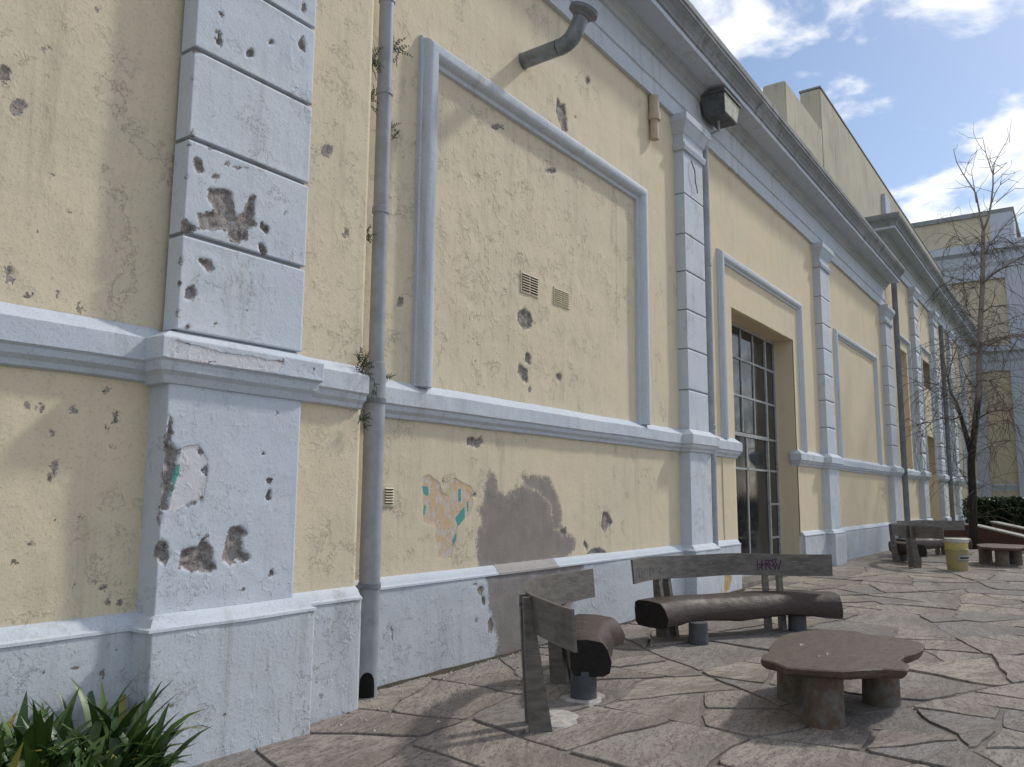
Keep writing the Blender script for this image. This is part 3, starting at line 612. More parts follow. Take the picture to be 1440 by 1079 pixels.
wf = frombm('window', bm, FRAME, bld); tag(wf, 'tall steel framed window door with many small dark panes')
XM = [13.56, 14.32, 15.07, 15.76, 16.46]; ZM = [2.75, 3.44, 4.15, 4.74]
def bar(x0, x1, z0, z1): box('glazing_bar', x0, x1, DW-.022, DW+.018, z0, z1, FRAME, wf)
for z in ZM[1:3]: bar(13.56, 16.46, z-.02, z+.02); bar(16.53, 17.04, z-.02, z+.02)
for z in (.76, 1.42, 2.08, 2.71): bar(16.53, 17.04, z-.02, z+.02)
for x in XM[1:4]:
    for k in range(3): bar(x-.018, x+.018, ZM[k]+.02, ZM[k+1]-.02)
bar(15.22, 15.27, .16, 2.68); bar(14.0, 16.46, 2.06, 2.10)
def pane(x0, x1, z0, z1):
    bm = bmesh.new(); abox(bm, x0-.004, x1+.004, DW, DW+.006, z0-.004, z1+.004); o = frombm('pane', bm, GLASS, wf)
    t = rr.uniform(-.006, .006); s_ = rr.uniform(-.006, .006)
    for v in o.data.vertices: v.co.y += t*(v.co.x-x0)+s_*(v.co.z-z0)
for i in range(4):
    for k in range(3): pane(XM[i]+.02, XM[i+1]-.02, ZM[k]+.02, ZM[k+1]-.02)
zz_ = [.16, .76, 1.42, 2.08, 2.71, 3.44, 4.15, 4.74]
for k in range(7): pane(16.53, 17.04, zz_[k]+.02, zz_[k+1]-.02)
pane(13.56, 15.22, .16, 2.68); pane(15.27, 16.46, .16, 2.68)
pbox('threshold', 13.5, 17.1, -.02, DW+.2, .0, .12, MORTAR, bld)
# ---- vent grilles
def grille(x0, x1, z0, z1, cols, rows_, label, slot=BLACK):
    g = box('vent_grille', x0, x1, -.012, .03, z0, z1, GRILLE, bld); tag(g, label)
    cw = (x1-x0-.03)/cols
    for c in range(cols):
        for k in range(rows_):
            h = (z1-z0-.04)/rows_; zz = z0+.02+k*h; xx = x0+.015+c*cw
            box('dark_slot', xx+.012, xx+cw-.012, -.014, -.002, zz+h*.12, zz+h*.55, slot, g)
            bm = bmesh.new(); aprofile(bm, [(-.013, zz+h*.55), (-.026, zz+h*.48), (-.013, zz+h*.98)], xx+.008, xx+cw-.008); frombm('slat', bm, GRILLE, g)
grille(7.06, 7.42, 3.72, 3.96, 2, 7, 'double louvred vent grille with dark slots'); grille(7.73, 8.08, 3.72, 3.93, 2, 7, 'double louvred vent grille painted over in wall colour', GRILLE); grille(5.04, 5.19, 1.45, 1.63, 1, 6, 'small single louvred vent grille low on wall')
# ---- taller far block in the same plane
XC = 27.25
for (a, b, c, d) in ((XC, 29.2, .0, 9.2), (29.2, 30.5, .0, 2.3), (29.2, 30.5, 6.5, 9.2), (30.5, 33.55, 0, 9.2), (33.55, 35.8, 3.9, 5.75), (33.55, 35.8, 6.8, 9.2), (35.8, 50, 0, 9.2)):
    pbox('wall', a, b, 0, .8, c, d, YELF, bld)
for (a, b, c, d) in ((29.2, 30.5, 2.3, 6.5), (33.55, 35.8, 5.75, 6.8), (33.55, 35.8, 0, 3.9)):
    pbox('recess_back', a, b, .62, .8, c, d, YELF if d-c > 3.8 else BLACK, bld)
CAPC = [(o_, z_) for o_, z_ in CAPP]
for x0, x1 in ((31.55, 32.45), (36.1, 37.0), (40.7, 41.6), (45.2, 46.1)): slim(x0, x1, zt=9.05, dz=1.7, res=.1, joints=[JOINTS[1]+.6*k for k in range(10)], base=True)
ENTC = [(o_*1.0, z_+1.68) for o_, z_ in ENT]
entab([(XC-.04, .8), (XC-.04, 0), (50, 0)], ENTC, mats=[TRIM, GRY, GRY, TRIM, GRYD])
pbox('frieze_wall', XC, 50, .001, .8, 9.2, 10.3, GRY, bld)
for (a, b) in ((XC+.0, 31.4), (32.6, 33.5), (35.85, 36.0), (37.1, 40.6), (41.7, 45.1), (46.2, 50)): strcourse([(a, 0), (b, 0)])
for (a, b) in ((XC+.05, 31.45), (32.55, 33.5), (35.85, 36.0), (37.1, 40.6), (41.7, 45.1), (46.2, 50)): pbox('plinth', a, b, -.08, .1, 0, .86, TRIM, bld)
for (a, b, z) in ((28.7, 31.0, 7.0), (33.2, 35.75, 7.3), (38, 40, 6.5), (42.4, 44.4, 6.5)): moulding(a, b, 2.5, z, .2, .09)
# ================================================================== WING ACROSS THE END
wing = empty('wing_building', (50, 0, 0)); tag(wing, 'taller yellow wing with blue grey corner pilaster closing off the far end', 'building')
def wbox(name, x0, x1, y0, y1, z0, z1, mat, bev=0): return plainattr(box(name, x0-50, x1-50, y0, y1, z0, z1, mat, wing, bev))
wbox('wall', 50, 60, -3.1, 22, 0, 15.2, WINGY)
def wprof(z, h, out): return [(-.02, z), (out*.25, z), (out*.3, z+h*.35), (out*.5, z+h*.45), (out*.55, z+h*.7), (out, z+h*.78), (out, z+h), (-.02, z+h+.05)]
def wband(name, z, h, out, mat):
    bm = bmesh.new(); wrap_profile(bm, wprof(z, h, out), [(0, 22), (0, -3.1), (10, -3.1)]); plainattr(frombm(name, bm, mat, wing))
wband('lower_cornice', 8.3, 1.3, .5, WINGB); wband('upper_cornice', 13.3, 1.9, .7, WINGB); wband('string_course', 2.0, .3, .12, WINGB)
wbox('parapet', 50.1, 59, -2.4, 22, 15.2, 16.9, WINGY); wbox('parapet_cap', 50.0, 59, -2.55, 22, 16.9, 17.15, GRYD); wbox('parapet_pier', 49.98, 52, -2.5, -1.4, 15.2, 16.9, WINGB)
wbox('pilaster', 49.8, 50, -3.1, -1.85, 0, 8.3, WINGB); wbox('pilaster', 49.8, 50, -3.1, -1.95, 9.65, 13.3, WINGB); wbox('pilaster', 49.8, 50, -.55, .0, 0, 8.3, WINGB)
wbox('plinth', 49.85, 50, -1.85, 0, 0, .9, WINGB)
# ================================================================== PIPES AND FIXTURES
def downpipe(x, y, z1, r0_, r1_, zc_, label, mat, clamps=(), group=None, hole=False, collars=()):
    p = empty('downpipe', (x, y, gz(x))); tag(p, label, 'downpipe', group); b = gz(x)
    tube('upper_pipe', [(0, 0, zc_-b), (0, 0, z1-b)], r0_, mat, p, 20); tube('lower_pipe', [(0, 0, .005), (0, 0, zc_-b+.06)], r1_, mat, p, 20)
    for z in collars: tube('collar', [(0, 0, z-.03), (0, 0, z-.022), (0, 0, z+.03), (0, 0, z+.036)], [r0_+.002, r0_+.009, r0_+.009, r0_+.002], mat, p, 20)
    for z in clamps:
        c = tube('clamp', [(0, 0, z-.02), (0, 0, z+.02)], r1_+.007, PIPED, p, 20); box('clamp_lug', -r1_-.05, -r1_, -.012, .012, z-.015, z+.015, PIPED, c)
    if hole:
        bm = bmesh.new(); n = 14; ang = math.atan2(CAM[1]-y, CAM[0]-x)+.05; half = .72; lo = []; hi = []
        for k in range(n+1):
            t = -1+2*k/n; a = ang+half*t; zt_ = .10+.10*math.sqrt(max(0, 1-t*t)); q = r1_+.004
            lo.append(bm.verts.new((q*math.cos(a), q*math.sin(a), .012))); hi.append(bm.verts.new((q*math.cos(a), q*math.sin(a), zt_)))
        for k in range(n): bm.faces.new((lo[k], lo[k+1], hi[k+1], hi[k]))
        frombm('drain_mouth', bm, BLACK, p)
    return p
downpipe(4.755, -.17, 8.1, .064, .084, 2.5, 'thick grey downpipe in the corner of the near projecting block, black mouth at foot', PIPE, clamps=(2.3, .84), hole=True, collars=(2.58, 3.9, 4.95, 5.8))
downpipe(12.19, -.09, 7.3, .07, .07, 2.4, 'slim grey downpipe beside the pilaster left of the tall window', PIPE, collars=(2.6, 5.2))
downpipe(27.75, -.20, 8.6, .085, .085, 2.3, 'dark downpipe at the joint of the low block and the taller block', PIPED, clamps=(2.4,))
downpipe(38.2, -.15, 8.8, .09, .09, 2.3, 'dark downpipe behind the bare tree', PIPED, clamps=(2.4,))
fl = empty('vent_flue', (7.1, 0, 6.38)); tag(fl, 'grey metal flue pipe elbowing up out of the wall with dark cap', 'flue')
tube('straight_pipe', [(0, .05, 0), (0, -.46, .01)], .088, FLUE, fl, 24)
tube('wall_collar', [(0, .01, 0), (0, -.015, 0)], .097, FLUE, fl, 24)
ep = []
for k in range(9):
    a = k/8*math.radians(72); ep.append((.03*k/8, -.46-.22*math.sin(a), .01+.22*(1-math.cos(a))))
el = tube('elbow', ep, [.09]*9, FLUE, fl, 24)
for k in range(1, 8, 1): tube('elbow_rib', [tuple(Vector(ep[k])-(Vector(ep[k+1])-Vector(ep[k-1])).normalized()*.004), tuple(Vector(ep[k])+(Vector(ep[k+1])-Vector(ep[k-1])).normalized()*.004)], .0925, FLUE, el, 24)
e9 = Vector(ep[-1]); dr = (e9-Vector(ep[-2])).normalized()
tube('riser', [tuple(e9), tuple(e9+dr*.16)], .088, FLUE, fl, 24)
cp = e9+dr*.16
tube('cap', [tuple(cp-dr*.02), tuple(cp+dr*.02), tuple(cp+dr*.035), tuple(cp+dr*.075)], [.10, .115, .165, .165], PIPED, fl, 24)
st = empty('pipe_stub', (10.36, -.07, 6.68)); tag(st, 'short beige pipe stub with collar under the architrave', 'pipe')
tube('pipe_end', [(0, 0, -.02), (0, 0, .34)], .062, STUBM, st, 16); tube('collar', [(0, 0, .26), (0, 0, .27), (0, 0, .37), (0, 0, .38)], [.066, .09, .09, .066], STUBM, st, 16); tube('upper_pipe', [(0, .0, .36), (0, 0, .64)], .075, STUBM, st, 16)
fd_ = empty('floodlight', (12.45, -.06, 7.62)); tag(fd_, 'old box floodlight with mossy lens tucked under the cornice', 'floodlight')
bm = bmesh.new()
a_ = [bm.verts.new(p) for p in ((-.26, -.40, .10), (.30, -.40, .10), (.30, -.06, .10), (-.26, -.06, .10))]; b_ = [bm.verts.new(p) for p in ((-.34, -.42, .42), (.38, -.42, .42), (.38, -.02, .42), (-.34, -.02, .42))]
bm.faces.new(a_[::-1]); bm.faces.new(b_)
for k in range(4): bm.faces.new((a_[k], a_[(k+1) % 4], b_[(k+1) % 4], b_[k]))
hs = frombm('housing', bm, LAMPM, fd_)
box('hood', -.37, .41, -.45, -.01, .422, .47, LAMPM, fd_, .006)
bm = bmesh.new(); vs = [bm.verts.new(p) for p in ((-.24, -.408, .12), (.28, -.408, .12), (.36, -.427, .41), (-.32, -.427, .41))]; v2 = [bm.verts.new((v.co.x, v.co.y+.006, v.co.z)) for v in vs]
bm.faces.new(vs); 
for k in range(4): bm.faces.new((vs[k], vs[(k+1) % 4], v2[(k+1) % 4], v2[k]))
frombm('lens', bm, LAMPG, fd_)
tube('bracket', [(0, -.2, .11), (0, -.2, -.06), (0, .02, -.10)], .022, FRAME, fd_, 10)
wv = tube('loose_wire', [(11.45, -.17, 6.70), (11.52, -.20, 6.55), (11.58, -.18, 6.40), (11.62, -.19, 6.28), (11.60, -.20, 6.22)], .008, BLACK, None, 6); tag(wv, 'short loose black wire hanging on the slim pilaster', 'wire')
# ================================================================== BENCHES AND TABLES
def arc_pts(L, sag, n):
    R = ((L/2)**2+sag**2)/(2*sag); a = math.asin(L/2/R); return [(R*math.sin(-a+2*a*k/n), R*math.cos(-a+2*a*k/n)-(R-sag)) for k in range(n+1)], R
def bench(loc, rz, label, group, Ls, seat_off, legs, posts, plateL=2.68, sag=.48, s0=0.0, graffiti=0, name='curved_bench', seatsag=None, spost=.085, taper=(1, 1)):
    """local x along the chord, +y to the back (wall side)"""
    b = empty(name, loc, rz); tag(b, label, 'bench', group)
    P, R = arc_pts(plateL, sag, 22); bm = bmesh.new(); rows = []
    for (x, y) in P:
        d = Vector((x, y-(sag-R), 0)).normalized(); wv_ = .006*math.sin(x*5)
        rows.append([bm.verts.new((x+d.x*o_, y+d.y*o_, z)) for o_, z in ((0, .635+wv_), (.022, .635+wv_), (.045, .885+wv_), (.023, .885+wv_))])
    for i in range(len(rows)-1):
        for k in range(4): bm.faces.new((rows[i][k], rows[i+1][k], rows[i+1][(k+1) % 4], rows[i][(k+1) % 4]))
    bm.faces.new(rows[0]); bm.faces.new(rows[-1][::-1])
    back = frombm('backrest', bm, STEEL, b); smooth_angle(back, .6)
    cx_, cy_ = 0, sag-R
    for s_ in posts:                                   # s_: angle position along the arc as local x
        yy = math.sqrt(R*R-s_*s_)+cy_; d = Vector((s_, yy-cy_, 0)).normalized(); t = Vector((d.y, -d.x, 0))
        for side in (-1, 1):
            bm = bmesh.new(); q = Vector((s_, yy, 0))+t*(spost*side)+d*.046
            v = []
            for (z, f0, f1) in ((-.02, -.155, .0), (.45, -.075, .03), (.87, -.002, .05)):
                hw = .027
                for (tt, dd) in ((-hw, f0), (hw, f0), (hw, f1), (-hw, f1)): v.append(bm.verts.new((q.x+t.x*tt+d.x*dd, q.y+t.y*tt+d.y*dd, z)))
            for o4 in (0, 4):
                for f in ((0, 1, 5, 4), (1, 2, 6, 5), (2, 3, 7, 6), (3, 0, 4, 7)): bm.faces.new([v[o4+i] for i in f])
            bm.faces.new(v[8:12]); bm.faces.new(v[3::-1])
            po = frombm('post', bm, STEEL, b)
            tube('bolt', [tuple(q+d*.03+Vector((0, 0, .80))), tuple(q+d*.052+Vector((0, 0, .80)))], .012, PIPED, po, 8)
    # half-log seat: rounded front, flat top, follows a flatter arc
    sl_ = seatsag if seatsag is not None else .30*(Ls/2.68)**2
    Q, R2 = arc_pts(Ls, sl_, 16); bm = bmesh.new(); rows = []
    prof = [(-.125, .44), (0, .456), (.13, .454), (.17, .435), (.178, .36), (.165, .24), (.13, .20), (0, .19), (-.15, .19), (-.215, .215), (-.232, .29), (-.195, .38), (-.15, .43)]
    r_ = random.Random(int(loc[0]*10))
    for i, (x, y) in enumerate(Q):
        d = Vector((x, y-(sl_-R2))).normalized(); f = 1+.06*math.sin(i*.8+1)+r_.uniform(-.02, .02); f2 = f*(taper[0]+(taper[1]-taper[0])*i/16)
        rows.append([bm.verts.new((x+s0+d.x*o_*f2, y+seat_off+d.y*o_*f2, .45+(z-.45)*f+.006*math.sin(i*.7))) for o_, z in prof])
    n = len(prof)
    for i in range(len(rows)-1):
        for k in range(n): bm.faces.new((rows[i][k], rows[i+1][k], rows[i+1][(k+1) % n], rows[i][(k+1) % n]))
    e1 = [v.co.copy() for v in rows[0]]; e2 = [v.co.copy() for v in rows[-1]]
    bm.faces.new(rows[0]); bm.faces.new(rows[-1][::-1])
    seat = frombm('seat', bm, WOOD, b); smooth_angle(seat, .75)
    for e, sgn in ((e1, -1), (e2, 1)):
        bm = bmesh.new(); c = sum(e, Vector())/n; dirn = Vector((1, -.2*sgn, 0)).normalized()*sgn
        va = [bm.verts.new(c+(v-c)*.985+dirn*.008) for v in e]; vb = [bm.verts.new(c+(v-c)*.995-dirn*.01) for v in e]
        bm.faces.new(va)
        for k in range(n): bm.faces.new((va[k], va[(k+1) % n], vb[(k+1) % n], vb[k]))
        frombm('log_end', bm, ENDG, seat)
    for (x, y) in legs: tube('leg', [(x, y, -.02), (x, y, .22)], [.105, .10], LEGM, b, 20)
    if graffiti:
        def on(x, z, e=.004):
            yy = math.sqrt(R*R-x*x)+cy_; d = Vector((x, yy-cy_)).normalized(); k = (z-.635)/.25*.023-e; return (x+d.x*k, yy+d.y*k, z)
        def strokes(S_, mat, rad, nm):
            bm = bmesh.new()
            for s in S_:
                if len(s) > 1: atube(bm, [on(*q) for q in s], rad, 4)
            frombm(nm, bm, mat, back)
        X0 = .58; ST = []
        for k, g in enumerate(([(0,0),(0,.1)], [(.0,.05),(.05,.06)], [(.05,0),(.055,.1)], [(.08,.09),(.13,.1),(.14,.06),(.09,.05),(.1,0)], [(.11,.05),(.16,0)], [(.17,.1),(.2,.0),(.22,.07),(.24,0),(.27,.1)], [(.02,.02),(.1,.07),(.2,.03)], [(.18,.03),(.22,.11),(.12,.085)])): ST.append([(X0+a, .70+c*1.15) for a, c in g])
        strokes(ST, PURP, .006, 'graffiti')
        W_ = [[(-1.22+.05*k, .70), (-1.20+.05*k, .75)] for k in range(3)]+[[(-1.05, .69), (-1.04, .76)], [(-1.02, .70), (-1.0, .78), (-.99, .69)], [(-.96, .73), (-.95, .77), (-.93, .72)], [(-.82, .72), (-.80, .78), (-.78, .74), (-.81, .72)], [(-.06, .77), (0, .80)], [(-.03, .80), (-.02, .75)], [(.95, .79), (1.02, .80)], [(1.06, .78), (1.15, .785)], [(.90, .76), (.96, .77)]]
        strokes(W_, WHT, .0035, 'scratched_marks')
    return b
def local(loc, rz, q): 
    d = Vector((q[0]-loc[0], q[1]-loc[1])); return (d.x*math.cos(rz)+d.y*math.sin(rz), -d.x*math.sin(rz)+d.y*math.cos(rz))
G1 = 'curved log benches along the wall'
L1 = (5.53, -1.70, 0); A1 = math.atan2(1.2, 2.35)
lg1 = [local(L1, A1, q) for q in ((5.72, -1.545), (6.68, -1.10))]
sc1 = local(L1, A1, (6.27, -1.24))
L2 = (9.12, -1.58, 0); A2 = math.atan2(-1.5, 2.33)
lg2 = [local(L2, A2, q) for q in ((8.55, -1.32), (9.98, -1.95))]
b1 = bench(L1, A1, 'curved bench with short log seat, seen end on beside the stained wall', G1, 1.42, sc1[1]-.06, lg1, (-.62, .82), s0=sc1[0], seatsag=.06, taper=(.76, 1.15), sag=.42)
b2 = bench(L2, A2, 'long curved log bench with graffiti on its back, before the slim pilaster', G1, 2.52, 0.0, lg2, (-.75, .75), s0=.09, graffiti=1)
OFF = 14.55
b3 = bench((L1[0]+OFF, L1[1]-.05, .1), A1, 'far curved bench with short log seat next to the yellow bucket', G1, 1.42, sc1[1]-.06, lg1, (-.62, .82), s0=sc1[0], seatsag=.06, taper=(.76, 1.15))
b4 = bench((L2[0]+OFF, L2[1]+.1, .1), A2+.12, 'far long curved bench between the yellow bucket and the bare tree', G1, 2.72, -.02, lg2, (-.75, .75))
TO = [(60,330),(75,290),(110,270),(120,225),(200,150),(290,118),(400,100),(550,84),(700,90),(830,102),(950,130),(1080,135),(1200,160),(1300,178),(1390,205),(1375,250),(1300,285),(1215,300),(1185,325),(1200,345),(1265,370),(1255,400),(1230,415),(1050,405),(900,412),(720,425),(500,412),(250,392),(150,352)]
TW = [onZ(1060+a/5.76, 870+b/5.76, .42)[:2] for a, b in TO]
def table(loc, label, group, legs):
    t = empty('slab_table', loc); tag(t, label, 'table', group); cx, cy = loc[0], loc[1]; bm = bmesh.new()
    P = [(p[0]-6.62, p[1]-3.2+6.4) for p in TW]; P = [(a, b) for a, b in P]
    P = [(p[0]-6.62, p[1]+3.22) for p in TW]
    rows = []
    for z, s in ((.42, .985), (.411, 1.0), (.375, .985), (.352, .94), (.347, .90)): rows.append([bm.verts.new((a*s+.006*math.sin(i*2.1+z*30), b*s+.006*math.cos(i*1.3+z*30), z)) for i, (a, b) in enumerate(P)])
    n = len(P); bm.faces.new(rows[0]); bm.faces.new(rows[-1][::-1])
    for i in range(4):
        for k in range(n): bm.faces.new((rows[i][k], rows[i][(k+1) % n], rows[i+1][(k+1) % n], rows[i+1][k]))
    top = frombm('tabletop', bm, WOODT, t)
    for (x, y) in legs: tube('leg', [(x, y, -.02), (x, y, .15), (x, y, .36)], [.138, .134, .136], RUST, t, 24)
    bm = bmesh.new()
    for (u, v, w_) in ((1127, 908, .035), (1164, 921, .028), (1152, 924, .018)):
        q = onZ(u, v, .42); x, y = q[0]-6.62, q[1]+3.22; atube(bm, [(x-w_, y, .4215), (x+w_*.3, y+.01, .4225), (x+w_, y-.012, .4215)], [.003, .012, .003], 5)
    frombm('pale_scuff', bm, WHT, top)
    return t
table((6.62, -3.22, 0), 'low slab table with ragged wooden top on three stout rusty legs, before the graffiti bench', 'low slab tables', [(-.55, -.03), (.36, -.22), (.06, .34)])
table((6.62+OFF+.35, -3.15, .1), 'far low slab table beside the yellow bucket', 'low slab tables', [(-.55, -.03), (.36, -.22), (.06, .34)])
bp = bmesh.new()
def collar(x, y, r_):
    bm = bmesh.new(); n = 26; R_ = lambda t: r_*(1+.16*math.sin(2*t+x*9)+.10*math.sin(3*t+y*7)+.05*math.sin(7*t+x)); a = [bm.verts.new((x+R_(2*math.pi*k/n)*math.cos(2*math.pi*k/n), y+R_(2*math.pi*k/n)*math.sin(2*math.pi*k/n), gz(x)+.014)) for k in range(n)]
    b = [bm.verts.new((v.co.x+(v.co.x-x)*.12, v.co.y+(v.co.y-y)*.12, gz(x)-.02)) for v in a]; bm.faces.new(a)
    for k in range(n): bm.faces.new((a[k], a[(k+1) % n], b[(k+1) % n], b[k]))
    frombm('cement_collar', bm, CEMENT, pav)
bp.free()
collar(5.05, -1.68, .20); collar(5.72, -1.545, .17); collar(6.42, -.9, .15); collar(8.5, -.95, .15)
# ================================================================== BUCKET
bx_, by_ = 19.25, -2.52
bk = empty('paint_bucket', (bx_, by_, .1)); tag(bk, 'tall yellow plastic bucket with white top band, standing on the paving', 'bucket')
tube('body', [(0, 0, 0), (0, 0, .02), (0, 0, .40)], [.185, .19, .212], BUCKY, bk, 28); tube('band', [(0, 0, .40), (0, 0, .405), (0, 0, .435), (0, 0, .44)], [.214, .226, .226, .214], BUCKY, bk, 28)
tube('shoulder', [(0, 0, .44), (0, 0, .56)], [.214, .219], simple('pale_ochre_plastic', (.52, .40, .14), (.46, .36, .12), .5), bk, 28); tube('rim', [(0, 0, .56), (0, 0, .575), (0, 0, .64), (0, 0, .65)], [.221, .236, .236, .22], BUCKW, bk, 28)
bm = bmesh.new()
for z0, z1, a0, a1, nm in ((.20, .34, -2.9, -1.2, 0),):
    n = 14
    r1 = [bm.verts.new((.214*math.cos(a0+(a1-a0)*k/n), .214*math.sin(a0+(a1-a0)*k/n), z1)) for k in range(n+1)]; r2 = [bm.verts.new((.207*math.cos(a0+(a1-a0)*k/n), .207*math.sin(a0+(a1-a0)*k/n), z0)) for k in range(n+1)]
    for k in range(n): bm.faces.new((r2[k], r2[k+1], r1[k+1], r1[k]))
lb = frombm('label', bm, simple('bucket_label', (.36, .37, .33), (.28, .29, .26), .6), bk)
for (z0, z1, a0, a1) in ((.325, .335, -2.9, -1.2), (.205, .215, -2.9, -1.2), (.245, .285, -2.75, -1.5)):
    bm = bmesh.new(); n = 12; r1 = [bm.verts.new(((.2165)*math.cos(a0+(a1-a0)*k/n), .2165*math.sin(a0+(a1-a0)*k/n), z1)) for k in range(n+1)]; r2 = [bm.verts.new((.2125*math.cos(a0+(a1-a0)*k/n), .2125*math.sin(a0+(a1-a0)*k/n), z0)) for k in range(n+1)]
    for k in range(n): bm.faces.new((r2[k], r2[k+1], r1[k+1], r1[k]))
    frombm('print_line', bm, BUCKD, lb)
tube('handle', [(.23, 0, .58), (.255, 0, .5), (.2, -.16, .44), (0, -.245, .42), (-.2, -.16, .44), (-.255, 0, .5), (-.23, 0, .58)], .005, FRAME, bk, 6)
# ================================================================== RAMP, LAWN, HEDGE
bm = bmesh.new(); pl_ = [(26.2, -3.4), (27.6, -1.9), (29.5, -1.2), (33, -.9), (48, -1.0), (48, -12), (26, -12)]
bm.faces.new([bm.verts.new((a, b, .125)) for a, b in pl_]); lawn = frombm('lawn', bm, LAWN); tag(lawn, 'strip of dry yellowish lawn behind the far benches', 'lawn', kind='structure')
def rampwall(name, p0, p1, z0, z1, t, label):
    r = empty(name, (p0[0], p0[1], .1)); tag(r, label, 'ramp wall', 'brick ramp walls')
    d = Vector((p1[0]-p0[0], p1[1]-p0[1])); L = d.length; r.rotation_euler = (0, 0, math.atan2(d.y, d.x)); bm = bmesh.new()
    aprofile(bm, [(0, -.1), (t, -.1), (t, .2), (0, .2)], 0, L); bm.clear()
    v = [bm.verts.new(q) for q in ((0, 0, -.1), (L, 0, -.1), (L, t, -.1), (0, t, -.1), (0, 0, z0), (L, 0, z1), (L, t, z1), (0, t, z0))]
    for f in ((0, 1, 5, 4), (1, 2, 6, 5), (2, 3, 7, 6), (3, 0, 4, 7), (4, 5, 6, 7), (3, 2, 1, 0)): bm.faces.new([v[i] for i in f])
    frombm('brickwork', bm, BRICK, r)
    bm = bmesh.new(); v = [bm.verts.new(q) for q in ((-.03, -.03, z0+.003), (L+.03, -.03, z1+.003), (L+.03, t+.03, z1+.003), (-.03, t+.03, z0+.003), (-.03, -.03, z0+.05), (L+.03, -.03, z1+.05), (L+.03, t+.03, z1+.05), (-.03, t+.03, z0+.05))]
    for f in ((0, 1, 5, 4), (1, 2, 6, 5), (2, 3, 7, 6), (3, 0, 4, 7), (4, 5, 6, 7), (3, 2, 1, 0)): bm.faces.new([v[i] for i in f])
    frombm('coping', bm, COPE, r)
rampwall('ramp_wall', (31.0, -.25), (30.6, -1.62), .62, .60, .2, 'level low brick wall end of the ramp beside the building')
rampwall('ramp_wall', (30.5, -1.66), (27.3, -3.9), .60, .22, .2, 'front sloping brick ramp wall with pale coping, behind the bare tree')
rampwall('ramp_wall', (32.6, -2.0), (29.3, -4.2), .66, .30, .2, 'rear sloping brick ramp wall with pale coping, below the hedge')
def leaf_cloud(name, n, fn, size, mat, parent, seed=1):
    r = np.random.default_rng(seed); C = np.array([fn(r) for _ in range(n)]); V = []; Fc = []
    for i, c in enumerate(C):
        a = Vector(r.normal(size=3)).normalized(); b = a.orthogonal().normalized(); d = a.cross(b); s = size*(.6+.8*r.random())
        k = len(V); V += [tuple(Vector(c)-b*s), tuple(Vector(c)+d*s*.45), tuple(Vector(c)+b*s), tuple(Vector(c)-d*s*.45)]; Fc.append((k, k+1, k+2, k+3))
    me = bpy.data.meshes.new(name); me.from_pydata(V, [], Fc); return mk(name, me, mat, parent)
hd = empty('hedge', (34.5, -2.2, .1)); tag(hd, 'clipped dark green hedge behind the ramp walls', 'hedge')
hdir = Vector((-.62, -.78, 0)); hn = Vector((.78, -.62, 0))
def hfn(r):
    s = r.uniform(-1.2, 5.5); f = r.random(); t = r.uniform(-.5, .5); z = r.uniform(0, 1.42)
    if f < .4: t = -.5+r.normal()*.05
    elif f < .7: z = 1.42+r.normal()*.05
    elif f < .8: s = -1.2+r.normal()*.05
    p = hdir*s+hn*t; return (p.x, p.y, z)
leaf_cloud('foliage', 9000, hfn, .07, HEDGE, hd, 3)
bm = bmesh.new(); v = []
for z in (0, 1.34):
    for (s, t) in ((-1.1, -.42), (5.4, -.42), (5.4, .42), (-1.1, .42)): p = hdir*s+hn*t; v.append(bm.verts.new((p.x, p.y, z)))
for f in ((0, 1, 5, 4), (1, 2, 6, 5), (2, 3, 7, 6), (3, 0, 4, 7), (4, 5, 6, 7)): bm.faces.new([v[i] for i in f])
frombm('woody_core', bm, simple('hedge_core', (.006, .009, .005), None, 1), hd)
